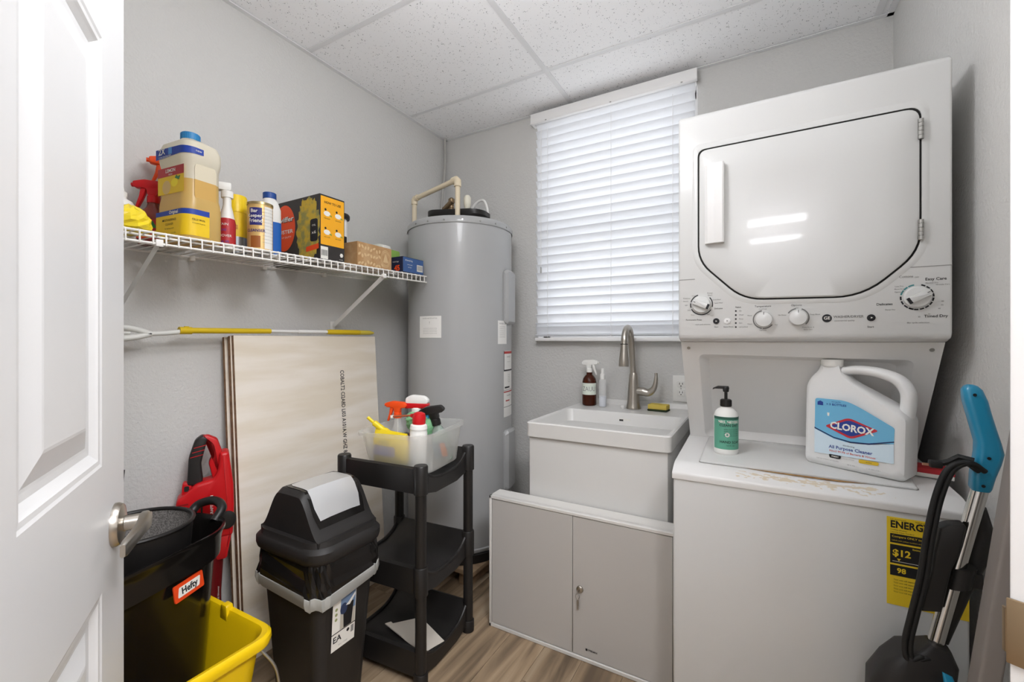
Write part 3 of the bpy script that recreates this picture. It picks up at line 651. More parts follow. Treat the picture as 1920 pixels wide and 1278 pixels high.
# black-lid bottle behind the carton
t = shelf_thing('spray_can', 'tall white can with a black label and black lid behind the duster carton', 'can', -1.595, 1.275)
q = MB(); q.lathe([(.037, 0), (.04, .004), (.04, .21), (.036, .225), (.03, .232)], WHITEP, 28); q.patch(.0404, .015, .15, R(-150), R(20), INK); q.wtext('FRESH', .016, LBW, .041, R(-45), .12); q.wtext('LINEN', .012, LBR, .041, R(-45), .09); q.build('can_body', t)
q = MB(); q.lathe([(.046, .228), (.048, .232), (.048, .244), (.044, .25), (0, .251)], BLACKP, 28, cap1=False); q.build('lid', t)
# kraft box
KR = mat('kraft_card', 'b38a5c', .75, noise=(30, 'c9a67c', .7))
t = shelf_thing('kraft_box', 'brown kraft tissue box printed with pale leaves and a crest', 'box', -1.445, 1.295, R(90))
q = MB(); q.box(-.093, .093, -.055, .055, 0, .097, KR, .001, 1); q.build('carton', t)
F = MT(0, -.0556, 0) @ FRONT @ Matrix.Diagonal((1.22, 1.08, 1, 1)); KP = mat('kraft_print', 'd6b98c', .75); q = MB(); rnd = random.Random(4)
for k in range(26):
    x_, z_, a_ = -.068+(k % 9)*.0125, .014+(k//9)*.028+rnd.uniform(-.006, .006), rnd.uniform(.5, 2.4)
    q.flat([(x_+math.cos(a_)*p[0]*.0075-math.sin(a_)*p[1]*.0042, z_+math.sin(a_)*p[0]*.0075+math.cos(a_)*p[1]*.0042) for p in circ(1, 8)], KP, 0, F)
rg = [(.047+p[0]*.022, .045+p[1]*.034) for p in circ(1, 28)]; q.flat(rg, KR, .0003, F)
for s in (1, .82):
    for k in range(28):
        a, b_ = circ(1, 28)[k], circ(1, 28)[(k+1) % 28]
        q.flat([(.047+a[0]*.022*s, .045+a[1]*.034*s), (.047+b_[0]*.022*s, .045+b_[1]*.034*s), (.047+b_[0]*.022*(s-.06), .045+b_[1]*.034*(s-.06)), (.047+a[0]*.022*(s-.06), .045+a[1]*.034*(s-.06))], KP, .0006, F)
q.flat([(.035, .03), (.059, .03), (.055, .045), (.047, .065), (.039, .045)], KP, .0006, F); q.build('front_print', t)
# navy box and tissue pack
t = shelf_thing('navy_box', 'navy and blue cardboard box at the right end of the shelf', 'box', -1.4335, 1.496, 0)
NV = mat('box_navy', '1c2440', .5); BLU = mat('box_slate_blue', '3a5c92', .5)
q = MB(); q.box(-.071, .071, -.068, .068, 0, .068, NV, .001, 1); q.build('carton', t)
F = MT(.03, -.0686, 0) @ FRONT; E_ = MT(.0716, 0, 0) @ LEFTW @ Matrix.Diagonal((1.23, 1.16, 1, 1))
q = MB(); q.text('45', .034, ORANGE, F @ MT(.008, .016, 0), bold=.03); q.text('trash bags', .009, LBW, F @ MT(.0, .046, 0)); q.build('front_print', t)
q = MB(); q.flat([(-.054, .001), (.054, .001), (.054, .057), (-.054, .057)], BLU, 0, E_); q.flat([(.018, .01), (.05, .01), (.05, .036), (.018, .036)], LBW, .0004, E_)
for k in range(14): q.flat([(.021+.002*k, .014), (.0217+.002*k, .014), (.0217+.002*k, .033), (.021+.002*k, .033)], INK, .0007, E_)
q.text('drawstring', .009, LBW, E_ @ MT(-.025, .046, .0003)); q.text('strong seal', .006, LBW, E_ @ MT(-.02, .03, .0003)); q.text('tall size', .006, LBW, E_ @ MT(-.02, .02, .0003)); q.build('end_print', t)
t = shelf_thing('tissue_pack', 'lime green and white soft pack behind the navy box', 'pack', -1.575, 1.505, 0)
GR = mat('pack_green', '8fb858', .5)
q = MB(); q.box(-.055, .055, -.075, .072, 0, .13, GR, .008, 2); q.build('pack_body', t)
q = MB(); q.loft([[(x*s, y-.012, z) for x, y in rrect(.114, .055, .012, 4)] for s, z in ((1.0, .004), (1.0, .125), (.9, .142), (.5, .15))], LBW); q.build('white_band', t)

# ------------------------------------------------------------------ fibre boards leaning on the left wall
BOARD = mat('fibreboard', 'ece4d8', .85, bump=(160, .25, .001), noise=(4, 'd9ccb4', .6, (1, .5, 3.5)))
bnt = BOARD.node_tree
BEDGE = mat('board_edge', '8f6f52', .85, noise=(60, '6d4f3a', .8))
lean = math.atan2(.075, 1.15)
blabels = ['cream fibreboard sheet with stamped print, frontmost of the leaning stack', 'cream fibreboard sheet second from the front of the leaning stack', 'cream fibreboard sheet third from the front of the leaning stack', 'cream fibreboard sheet at the back of the stack against the wall']
for i in range(4):
    q = MB(); yo = [0, -.004, .002, -.008][i]
    q.box(-.0135, -.0005, .852+yo, 1.507+yo, 0, 1.148-(.002*i), BEDGE, .001, 1); q.box(-.0010, 0, .8525+yo, 1.5065+yo, .0005, 1.1475-.002*i, BOARD)
    o = q.build('fibreboard_sheet'); o.location = (-1.545-.0150*i, 0, 0.001); o.rotation_euler = (0, -lean, 0); tag(o, blabels[i], 'board', 'leaning fibreboard sheets')
    if i == 0:
        q = MB(); q.text('COBALT2 CI2A8D LI03 A101A.W GHZ 8', .028, INK, MT(.0004, 1.305, .815) @ LEFTW @ Matrix.Rotation(-PI/2, 4, 'Z'), z=.0003, sx=.74, bold=.015); q.build('stamped_print', o)

# long-handled duster lying on the boards
du = thing('duster_pole', 'yellow and white telescopic duster pole lying across the board tops', 'duster', (-1.618, 0, 1.1605), R(90))
# local x = world Y, local y = -world X
YG = mat('duster_yellow', 'd8b81c', .45)
q = MB(); q.tube([(.70, 0, 0), (.985, 0, .003)], .0095, YG, 14); q.build('yellow_sleeve', du)
q = MB(); q.tube([(.985, 0, .003), (1.10, 0, .003)], .0062, WHITEP, 12); q.tube([(1.10, 0, .003), (1.235, 0, .004)], .0075, WHITEP, 12); q.build('white_rod', du)
q = MB(); q.tube([(1.235, 0, .004), (1.25, 0, .004), (1.40, 0, .004), (1.41, 0, .004)], [.009, .011, .0115, .011], YG, 14); q.tube([(1.41, 0, .004), (1.47, 0, .004), (1.495, 0, .003)], [.011, .0105, .005], mat('duster_pale', 'ddc84e', .45), 14); q.build('grip', du)
q = MB(); q.tube(spline([(.71, 0, 0), (.66, 0, -.008), (.60, 0, -.012)]), .0075, mat('duster_grey', 'd9d9d4', .5), 10)
q.tube(spline([(.61, 0, -.012), (.56, 0, .004), (.48, 0, .010), (.33, 0, .010), (.20, 0, .008)]), .009, MATS['duster_grey'], 10); q.tube(spline([(.61, 0, -.012), (.56, 0, -.024), (.48, 0, -.030), (.33, 0, -.030), (.20, 0, -.024)]), .009, MATS['duster_grey'], 10); q.tube([(.20, 0, .008), (.188, 0, -.008), (.20, 0, -.024)], .007, MATS['duster_grey'], 10); q.tube([(.56, 0, -.010), (.30, 0, -.010)], .004, MATS['duster_grey'], 8)
q.build('fork_head', du)
q = MB(); q.tube([(.685, 0, 0), (.72, 0, 0)], .012, YG, 12); q.box(.70, .712, -.004, .004, .008, .014, YG); q.build('hinge_joint', du)

# ------------------------------------------------------------------ black wastebasket with mesh basket and blower
hb = thing('wastebasket', 'tall glossy black oval wastebasket with an orange badge behind the door', 'wastebasket', (-1.412, .484, .012), R(107))
def orr(w, d, z, r=.13): return [(x, y, z) for x, y in rrect(w, d, min(r, d/2-.002), 8)]
q = MB(); q.loft([orr(.32, .20, .006), orr(.33, .21, 0.0), orr(.33, .21, .004), orr(.40, .265, .49), orr(.405, .27, .502), orr(.425, .285, .506), orr(.43, .288, .548), orr(.44, .294, .572), orr(.447, .298, .576), orr(.447, .298, .584), orr(.436, .288, .584), orr(.42, .276, .56), orr(.40, .26, .49), orr(.325, .205, .01)], BLACKG, cap0=True, cap1=True); q.build('bin_body', hb)
q = MB(); q.tube(spline([(.205, .05, .572), (.236, .045, .602), (.250, 0, .614), (.236, -.045, .602), (.205, -.05, .572)]), .013, BLACKP, 12); q.build('handle', hb)
BADGE = mat('badge_orange', 'e0481c', .35)
q = MB(); F = MT(.045, -.1395, .475) @ Matrix.Rotation(R(7), 4, 'Z') @ FRONT @ Matrix.Rotation(R(-9), 4, 'X')
q.prism(rpoly([(-.045, -.021), (.045, -.021), (.045, .021), (-.045, .021)], .005), 0, .003, BADGE, F); q.prism(rpoly([(-.036, -.012), (.03, -.012), (.036, .012), (-.03, .012)], .004), .003, .0035, LBW, F); q.text('Hefty', .022, INK, F, bold=.03, z=.004); q.build('badge', hb)
MESH = mat('mesh_dark', '8a8682', .7, noise=(260, '55524f', .9))
mb_ = thing('mesh_basket', 'small round black mesh basket set inside the tall wastebasket', 'basket', (-1.432, .505, .325))
q = MB(); q.keep = True; q.lathe([(.100, 0), (.103, .004), (.126, .31)], BLACKP, 40, cap1=False); q.lathe([(.120, .31), (.1255, .312)], BLACKP, 40, cap0=False, cap1=False); q.build('basket_wall', mb_)
q = MB(); q.keep = True; q.lathe([(.123, .308), (.099, .006)], MESH, 40, cap0=False, cap1=True); q.build('mesh_lining', mb_)
q = MB(); q.tube([(.126*math.cos(2*PI*k/40), .126*math.sin(2*PI*k/40), .312) for k in range(40)], .0055, BLACKP, 8, closed=True); q.build('rim', mb_)
q = MB(); q.patch(.1235, .20, .255, R(-58), R(-30), mat('red_tag', 'd8302c', .6, noise=(120, '8c1414', .9))); q.build('red_tag', mb_)

# leaf blower standing behind the wastebasket
lb = thing('leaf_blower', 'red handheld leaf blower with a black grip between wastebasket and boards', 'leaf blower', (-1.602, .752, .0), R(64)); lb.scale = (.82, .82, .945)
# local: side profile in xz plane (x right), faces -Y
REDS = mat('blower_red', 'c4161c', .38); F = FRONT
q = MB(); q.prism(rpoly([(-.085, .50), (.095, .50), (.100, .60), (.098, .68), (.085, .77), (.082, .80), (.05, .80), (.045, .74), (.03, .71), (-.03, .70), (-.062, .67), (-.09, .655), (-.095, .60)], .012, 4), -.045, .045, REDS, F, r=.012, seg=3); 
q.prism(rpoly([(-.03, .42), (.075, .42), (.095, .52), (-.06, .52)], .01), -.04, .04, REDS, F, r=.01, seg=2); q.build('motor_housing', lb)
q = MB(); q.prism(rpoly([(.028, .70), (.06, .70), (.058, .80), (.042, .845), (.010, .862), (-.012, .858), (.004, .842), (.022, .828), (.030, .80), (.012, .765)], .008, 4), -.022, .022, REDS, F, r=.008, seg=2); q.build('rear_handle', lb)
q = MB(); q.prism(rpoly([(-.058, .695), (-.03, .69), (-.005, .70), (-.012, .765), (.002, .82), (.014, .852), (-.008, .864), (-.032, .848), (-.052, .79)], .010, 4), -.024, .024, BLACKS, F, r=.009, seg=3); g_ = q.build('grip', lb)
q = MB()
for k in range(3):
    q.tube([(-.047+.006*k, -.0248, .79+.016*k), (-.005+.005*k, -.0248, .797+.016*k)], .0012, REDS, 6)
q.build('grip_line', g_)
q = MB(); q.prism(rpoly([(-.075, .66), (-.04, .66), (-.042, .705), (-.072, .705)], .008), -.02, .02, REDS, F, r=.004); q.prism(rpoly([(-.066, .676), (-.05, .676), (-.05, .694), (-.066, .694)], .005), .019, .022, GAP, F); q.build('hang_loop', lb)
q = MB()
for k in range(4): q.box(-.088, -.052, -.047, -.0445, .60+.012*k, .605+.012*k, mat('blower_dark_red', '8e1014', .5))
q.build('vent_grille', lb); q = MB(); q.box(-.012, -.006, -.0465, -.044, .60, .65, GAP); q.build('vent_slot', lb)
q = MB(); q.text('CRAFTSMAN', .0125, LBW, MT(.024, -.0455, .62) @ FRONT @ Matrix.Rotation(PI/2, 4, 'Z'), bold=.03); q.build('lettering', lb)
q = MB(); q.lathe([(.03, -.02), (.032, .0), (.028, .006), (.02, .008)], BLACKP, 24, MT(.075, -.047, .56) @ Matrix.Rotation(PI/2, 4, 'X')); q.build('air_intake', lb)
q = MB(); q.lathe([(.038, .0), (.036, .30), (.045, .44)], mat('blower_tube', '6e1216', .4), 24, MT(.02, 0, .0)); q.build('blower_tube', lb)
q = MB(); q.text('axial blower', .012, LBW, MT(.045, -.0335, .30, R(42)) @ FRONT @ Matrix.Rotation(PI/2, 4, 'Z')); q.build('tube_lettering', lb)
# dark pole beside the door
q = MB(); q.tube([(-1.45, .44, 0.345), (-1.532, .51, .77)], .009, BLACKS, 12); tag(q.build('dark_stick'), 'dark rod standing in the mesh basket next to the door handle', 'rod')

# ------------------------------------------------------------------ yellow bucket
yb = thing('mop_bucket', 'yellow plastic mop bucket holding the black wastebasket', 'bucket', (-1.352, .455, 0))
YB_ = mat('bucket_yellow', 'efc80c', .36)
def bk(w, d, z, k=0.0):
    out = []
    for x, y in rrect(w, d, .055, 7):
        f_ = max(0, 1-math.dist((x, y), (w*.42, d*.36))/.13)
        out.append((x+.012*k*f_, y+.006*k*f_, z+.012*k*f_-.016*k*max(0, 1-abs(y+.02)/.11)*(1 if x > .1 else 0)))
    return out
q = MB(); q.loft([bk(.36, .36, .004), bk(.37, .37, 0), bk(.37, .37, .004), bk(.44, .44, .31, .6), bk(.441, .441, .322, 1), bk(.478, .478, .326, 1), bk(.484, .484, .338, 1), bk(.482, .482, .350, 1), bk(.472, .472, .356, 1), bk(.45, .45, .353, 1), bk(.436, .436, .338, .8), bk(.362, .362, .012)], YB_); q.build('bucket_body', yb)
q = MB(); q.prism(rpoly([(-.022, 0), (.022, 0), (.014, .052), (-.014, .052)], .006), -.010, .010, YB_, MT(.02, .228, .318) @ FRONT, r=.003); q.build('handle_lug', yb)
q = MB(); q.tube(spline([(.235, .20, .33), (.262, .225, .27), (.262, .235, .16), (.245, .24, .06), (.235, .24, .012)]), .0035, STEEL, 8); q.build('bail_handle', yb)
# ------------------------------------------------------------------ swing-lid trash can
tc_ = thing('trash_can', 'black swing-lid trash can with a silver flap and grey drawstring bag', 'trash can', (-1.212, .898, 0))
BW, BD = .305, .245
q = MB(); q.loft([[(x, y, z) for x, y in rrect(a_, b_, .035, 6)] for a_, b_, z in ((.205, .165, .0), (.215, .175, .006), (.285, .228, .50), (.275, .218, .50))], BLACKS); q.build('can_body', tc_)
q = MB(); rr = lambda s, z, r=.06: [(x, y, z) for x, y in rrect(BW*s+.01, BD*s+.01, r, 7)]
q.loft([rr(.94, .488), rr(1.02, .50), rr(1.04, .512), rr(1.04, .528), rr(1.0, .536), rr(.97, .540), rr(.955, .556)], BLACKS, cap0=False)
# bell shaped dome: profile across x, swept along y
def bell(x):
    u = min(1, max(0, (abs(x)/.138-.34)/.66)); u = u*u*(3-2*u); return .556+.128*(1-u)-.012*(abs(x)/.138)**2*(1-u)
rings = []
NY = 14
for j in range(NY+1):
    y = -1+2*j/NY; yy = y*.106; f_ = 1.0-.10*max(0, (abs(y)-.82)/.18)**2
    rings.append([(x_, yy, .546+(bell(x_)-.546)*f_) for x_ in [(-.138+.276*k/28) for k in range(29)]]+[(x_, yy, .54) for x_ in (.138, -.138)])
q.loft(rings, BLACKS, smooth=True); q.build('lid', tc_)
FLAP = mat('silver_flap', 'dadbdc', .34, .6)
q = MB(); rings = []; fr = []
for j in range(9):
    x_ = -.034+.136*j/8
    w_ = .080 if 0 < j < 8 else .072
    z_ = bell(x_)
    rings.append([(x_, -w_, z_+.0025), (x_, -w_*.5, z_+.0045), (x_, w_*.5, z_+.0045), (x_, w_, z_+.0025)])
    w2 = w_+.010; xf = x_+(.010*(j-4)/4); fr.append([(xf, -w2, bell(xf)+.0014), (xf, w2, bell(xf)+.0014)])
q.loft(rings, FLAP, closed=False, cap0=False, cap1=False); q.build('flap', tc_)
q = MB(); q.loft(fr, BLACKG, closed=False, cap0=False, cap1=False); q.build('flap_frame', tc_)
BAG = mat('bag_black', '1a1817', .22, translucent=.1); BAGG = mat('bag_drawstring', 'a9aaa6', .4)
rnd = random.Random(11)
q = MB(); rings = []
for i, (z, s) in enumerate(((.505, .955), (.485, .99), (.462, 1.01), (.44, 1.03), (.42, 1.04))):
    base = rrect(BW*s, BD*s, .055, 10); rings.append([(x+rnd.uniform(-.004, .004), y+rnd.uniform(-.004, .004), z-(.018 if (x > .05 and y < 0) else 0)*min(1, i/2)+rnd.uniform(-.005, .005)*(i > 0)) for x, y in base])
q.loft(rings, BAG, cap0=False, cap1=False, smooth=False); bagtop = rings[-1]; o = q.build('bag', tc_)
q = MB(); r2 = [(p[0]*1.012, p[1]*1.012, p[2]-.001) for p in bagtop]; r3 = [(p[0]*1.02, p[1]*1.02, p[2]-.018) for p in bagtop]; r4 = [(p[0]*.985+rnd.uniform(-.003, .003), p[1]*.985+rnd.uniform(-.003, .003), p[2]-.036) for p in bagtop]
q.loft([bagtop, r2, r3, r4], BAGG, cap0=False, cap1=False, smooth=True); q.build('drawstring_band', tc_)
# label on the right (+X) face
sl_ = math.atan2(.035, .5); E_ = MT(.1305, -.042, .302) @ Matrix.Rotation(sl_, 4, 'Y') @ LEFTW @ Matrix.Scale(1.08, 4)
q = MB(); q.flat([(-.012, -.085), (.066, -.085), (.066, .085), (-.012, .085)], LBW, .0006, E_); q.flat([(.014, -.035), (.064, -.035), (.064, .083), (.014, .083)], mat('label_sky', '6d86a8', .5), .001, E_); q.flat([(.014, -.035), (.064, -.035), (.064, .01), (.014, .01)], mat('label_greige', 'b9b4a8', .5), .0012, E_)
q.flat([(.026, -.034), (.052, -.034), (.058, .03), (.022, .03)], INK, .0014, E_); q.flat([(.024+p[0]*.012, .022+p[1]*.016) for p in circ(1, 12)], mat('label_darkblue', '2e3c5c', .5), .0016, E_); q.flat([(.030, .028), (.040, .034), (.062, .052), (.062, .044), (.044, .024)], LBW, .0017, E_)
q.flat([(-.010, .045), (.010, .045), (.010, .08), (-.010, .08)], PAPER, .001, E_); q.flat([(-.006, .06), (.006, .06), (.006, .075), (-.006, .075)], INK, .0012, E_); q.text('swing lid', .0085, mat('label_lime', 'c8d84a', .5), E_ @ MT(.039, .073, 0), z=.0014); q.text('waste bin', .0085, MATS['label_lime'], E_ @ MT(.039, .062, 0), z=.0014)
for k in range(3): q.flat(circ(.0045, 10, .0, .03-.014*k), mat('label_olive', '9aa070', .5), .001, E_)
q.box(-.012, .066, -.0375, -.0355, 0, .0012, INK, M=E_); q.text('EA', .024, INK, E_ @ MT(.006, -.055, 0), bold=.02, z=.001); q.flat(circ(.005, 10, .042, -.048), INK, .001, E_); q.flat([(.052, -.062), (.062, -.062), (.062, -.042), (.052, -.042)], INKG, .001, E_)
q.text('50 L / 13 gal', .006, INKG, E_ @ MT(.026, -.075, 0), z=.001); q.build('label', tc_)

# ------------------------------------------------------------------ black three-tier plastic shelf unit
su = thing('shelf_unit', 'black plastic three-tier shelf unit beside the trash can', 'shelf unit', (-1.136, 1.222, 0), R(4.5))
UW, UD = .168, .150          # half sizes to post centres
for sx in (-1, 1):
    for sy in (-1, 1):
        q = MB(); q.cyl(.0185, .0, .70, BLACKP, 20, MT(sx*UW, sy*UD, 0))
        for z0, z1 in ((.0, .045), (.295, .39), (.625, .72)): q.lathe([(.020, z0), (.0235, z0+.002), (.0235, z1-.004), (.021, z1)], BLACKP, 22, MT(sx*UW, sy*UD, 0))
        q.build('post', su)
def tier(z):
    q = MB()
    # trough: high walls along y = +-UD, floor dips between
    prof = []
    for k in range(15):
        a = k/14; y = -UD+2*UD*a; d = min(1, max(0, 1-abs(2*a-1)**3.2)); prof.append((y, z-.062*d))
    low = [(y, min(zz-.012, z-.014)) for y, zz in prof]
    poly = [(-UD-.012, z-.085), (-UD-.012, z-.004), (-UD, z)]+prof[1:-1]+[(UD, z), (UD+.012, z-.004), (UD+.012, z-.085), (UD+.004, z-.085)]+[(y, zz) for y, zz in reversed(low)][1:-1]+[(-UD-.004, z-.085)]
    q.prism(poly, -UW+.004, UW-.004, BLACKP, Matrix.Rotation(PI/2, 4, 'Z') @ Matrix.Rotation(PI/2, 4, 'X'), smooth=False)
    # curved end lips
    for sx in (-1, 1):
        pts = [(sx*(UW-.002), y, zz+.004) for y, zz in prof]
        q.tube(pts, .006, BLACKP, 8)
        endp = [(y, zz) for y, zz in prof]+[(UD, z-.085), (UD*.45, z-.105), (-UD*.45, z-.105), (-UD, z-.085)]
        q.prism(endp, -.004, .004, BLACKP, MT(sx*(UW-.002), 0, 0) @ Matrix.Rotation(PI/2, 4, 'Z') @ Matrix.Rotation(PI/2, 4, 'X'))
    return q.build('shelf_tier', su)
for z in (.712, .385, .115): tier(z)
q = MB(); v = []; rnd = random.Random(2)
P = [(-.10, -.045), (-.03, .055), (.02, .045), (.135, .02), (.12, -.065), (.02, -.06)]
q.prism(P, 0, .0015, mat('paper_sheet', 'd6cec2', .8)); q.prism([(-.11, -.05), (-.10, -.03), (.0, -.045), (.0, -.058)], .0, .004, MATS['paper_sheet'])
o = q.build('paper_sheet'); o.location = (-1.10, 1.215, .064); o.rotation_euler = (R(2), 0, R(-8)); tag(o, 'creased white paper lying on the bottom tier of the black shelf unit', 'paper')

# ------------------------------------------------------------------ clear tub on the unit with its contents
TUBM = mat('clear_tub', 'f0f1ef', .25, translucent=.5)
nt = TUBM.node_tree; tb = nt.nodes.new('ShaderNodeBsdfTransparent'); ms = nt.nodes.new('ShaderNodeMixShader'); ms.inputs[0].default_value = .66
src = nt.nodes['Material Output'].inputs[0].links[0].from_socket; nt.links.new(src, ms.inputs[1]); nt.links.new(tb.outputs[0], ms.inputs[2]); nt.links.new(ms.outputs[0], nt.nodes['Material Output'].inputs[0])
tu = thing('plastic_tub', 'translucent plastic tub of cleaning supplies on top of the black shelf unit', 'tub', (-1.10, 1.215, .677), R(2))
tu.rotation_euler = (R(3), R(-2), R(4))
TW, TD, TH = .300, .258, .138
def tr_(s, z, dd=0): return [(x, y, z) for x, y in rrect(TW*s+dd, TD*s+dd, .05, 7)]
q = MB(); q.keep = True
q.loft([tr_(.86, .0), tr_(.88, .003), tr_(1.0, TH-.012), tr_(1.0, TH-.012, .016), tr_(1.0, TH, .018), tr_(1.0, TH, -.003), tr_(.995, TH-.012, -.004), tr_(.875, .005, -.004)], TUBM); q.build('tub_shell', tu)
def in_tub(name, label, cat, x, y, z=.69, rz=0, rx=0, ry=0):
    t = thing(name, label, cat, (x, y, z)); t.rotation_euler = (rx, ry, rz); return t
t = in_tub('spray_bottle', 'clear spray bottle with an orange trigger at the left of the tub', 'spray bottle', -1.185, 1.215, .682, R(200))
q = MB(); q.lathe([(.026, 0), (.029, .004), (.029, .09), (.016, .125), (.013, .135), (.013, .155)], CLEAR, 22); q.tube([(0, 0, .02), (0, 0, .15)], .002, WHITEP, 6); q.build('bottle_body', t); trigger_head(t, MT(0, 0, .175), ORANGE, ORANGE, .95)
t = in_tub('spray_bottle', 'clear spray bottle with a red and white trigger in the middle of the tub', 'spray bottle', -1.125, 1.255, .682, R(20))
q = MB(); q.lathe([(.03, 0), (.033, .004), (.033, .10), (.018, .135), (.014, .145), (.014, .17)], CLEAR, 22); q.tube([(0, 0, .02), (0, 0, .16)], .002, WHITEP, 6); q.build('bottle_body', t)
q = MB(); q.lathe([(.02, .165), (.02, .188), (.016, .192)], WHITEP, 20); q.prism(rpoly([(-.042, .205), (.045, .205), (.048, .222), (.03, .236), (-.02, .24), (-.042, .228)], .008, 3), -.013, .013, WHITEP, FRONT, r=.004); h_ = q.build('spray_head', t)
q = MB(); q.prism(rpoly([(-.044, .188), (.046, .192), (.048, .208), (-.044, .210)], .005, 3), -.0145, .0145, RED, FRONT, r=.003); q.prism(rpoly([(.018, .192), (.034, .192), (.048, .155), (.040, .152), (.026, .175)], .003, 3), -.008, .008, RED, FRONT, r=.002); q.build('trigger', h_)
t = in_tub('spray_bottle', 'clear spray bottle with a black and blue trigger at the right of the tub', 'spray bottle', -.998, 1.265, .690, R(120), 0, 0)
t.rotation_euler = (R(6), R(-12), R(20))
q = MB(); q.loft([[(x, y, z) for x, y in rrect(2*a_, 2*b_, .02, 5)] for a_, b_, z in ((.028, .02, 0), (.031, .023, .005), (.031, .023, .085), (.02, .018, .12), (.013, .013, .13), (.013, .013, .14))], mat('pale_green_bottle', 'cfe0d4', .15, trans=.6, ior=1.2)); q.build('bottle_body', t)
q = MB(); q.flat(rrect(.05, .06, .004, 3, 0, .045), mat('label_tealgrey', '3e5a70', .5), 0, MT(0, -.0236, 0) @ FRONT); q.flat(rrect(.02, .05, .004, 3, .012, .045), LBO, .0003, MT(0, -.0236, 0) @ FRONT); q.build('label', t)
trigger_head(t, MT(0, 0, .158, PI), BLACKP, mat('trigger_blue', '2a86b0', .4), 1.1)
t = in_tub('toilet_cleaner', 'white bottle with a red angled cap at the front of the tub', 'bottle', -1.035, 1.155, .682, 0)
t.rotation_euler = (0, R(3), 0)
q = MB(); q.lathe([(.028, 0), (.0305, .005), (.0305, .125), (.029, .13), (.029, .137), (.0305, .14), (.028, .152), (.02, .158)], WHITEP, 26); q.patch(.031, .10, .125, R(-160), R(-120), LBR); q.build('bottle_body', t)
q = MB(); q.lathe([(.022, .155), (.023, .16), (.023, .18), (.02, .192), (.01, .197)], RED, 22); q.prism(rpoly([(-.038, .176), (-.02, .172), (-.018, .19), (-.036, .186)], .004), -.007, .007, RED, FRONT, r=.002); q.build('cap', t)
q = MB(); q.tube([(-.03, 0, .181), (-.085, -.006, .172), (-.118, -.01, .166)], .0035, mat('straw_brown', 'a8583c', .5), 8); q.lathe([(.006, -.004), (.007, .004)], WHITEP, 10, MT(-.118, -.01, .166)); q.build('straw', t)
GG = mat('glove_green', '7fb98a', .6); rnd = random.Random(9)
def blob(name, m, sx, sy, sz, amp, loc, rot, seed, n=18, fl=0):
    q = MB(); r_ = random.Random(seed); rings = []
    for i in range(1, 12):
        a = PI*i/12; rings.append([((sx+r_.uniform(-amp, amp))*math.sin(a)*math.cos(2*PI*k/n), (sy+r_.uniform(-amp, amp))*math.sin(a)*math.sin(2*PI*k/n), -sz*math.cos(a)+r_.uniform(-amp, amp)*.5) for k in range(n)])
    q.loft(rings, m, smooth=False); o = q.build(name); o.location = loc; o.rotation_euler = rot; return o
tag(blob('green_glove', GG, .062, .036, .048, .008, (-1.080, 1.232, .818), (R(20), R(25), R(30)), 5), 'crumpled pale green rubber glove bunched in the tub', 'glove')
YP = mat('pouch_yellow', 'ecd021', .35)
t = in_tub('wipes_pouch', 'yellow and lilac soft wipes pouch at the front left of the tub', 'pouch', -1.135, 1.132, .690, R(2))
q = MB(); q.loft([[(x, y, z+.006*math.sin(30*x+z*20)) for x, y in rrect(w_, d_, d_*.45, 5)] for w_, d_, z in ((.14, .012, .0), (.15, .042, .018), (.155, .05, .05), (.152, .042, .085), (.148, .018, .11), (.148, .006, .118))], YP); q.build('pouch_body', t)
q = MB(); F = MT(0, -.0265, 0) @ FRONT; q.flat(rrect(.10, .034, .006, 3, -.01, .05), mat('label_lilac', '7d76a8', .5), 0, F); q.text('WIPES', .018, INK, F @ MT(-.005, .082, .006), bold=.01); q.text('lavender', .01, LBW, F @ MT(-.01, .05, 0)); q.build('label', t)
q = MB(); q.tube(spline([(-1.235, 1.115, .848), (-1.212, 1.125, .828), (-1.175, 1.14, .80), (-1.14, 1.15, .775)]), [.006]*8+[.011]*8+[.014]*8+[.016], YP, 10); tag(q.build('yellow_brush_handle'), 'yellow plastic brush handle sticking out of the left of the tub', 'brush')
q = MB(); q.box(-.03, .03, -.02, .02, 0, .10, mat('dark_pack', '3a3440', .5), .006); q.flat(circ(.011, 14, .0, .07), mat('label_purple2', '6e5a92', .5), .0006, MT(0, -.0206, 0) @ FRONT); o = q.build('dark_packet'); o.location = (-1.098, 1.178, .69); tag(o, 'dark packet with a purple dot beside the white bottle in the tub', 'packet')

# ------------------------------------------------------------------ laundry sink
SINKM = mat('sink_white', 'd9d8d5', .3)
SNX0, SNX1, SNY0, SNY1, SNZ = -.803, -.252, 1.527, 2.148, .805
sk = thing('laundry_sink', 'white plastic laundry sink under the window', 'sink', ((SNX0+SNX1)/2, 1.84, 0))
hwX = (SNX1-SNX0)/2; y0, y1 = SNY0-1.84, SNY1-1.84
def sr(xa, xb, ya, yb, z, r): return [(x, y, z) for x, y in rrect(xb-xa, yb-ya, r, 5, (xa+xb)/2, (ya+yb)/2)]
q = MB(); q.keep = True
q.loft([sr(-hwX+.012, hwX-.012, y0+.012, y1, SNZ-.058, .02), sr(-hwX, hwX, y0, y1, SNZ-.056, .022), sr(-hwX, hwX, y0, y1, SNZ-.004, .022), sr(-hwX+.004, hwX-.004, y0+.004, y1-.002, SNZ, .02), sr(-hwX+.014, hwX-.014, y0+.014, y0+.405, SNZ, .03), sr(-hwX+.020, hwX-.020, y0+.020, y0+.399, SNZ-.008, .03), sr(-hwX+.045, hwX-.045, y0+.04, y0+.37, SNZ-.30, .05), sr(-hwX+.09, hwX-.09, y0+.09, y0+.32, SNZ-.312, .05)], SINKM, cap0=True); q.build('basin', sk)
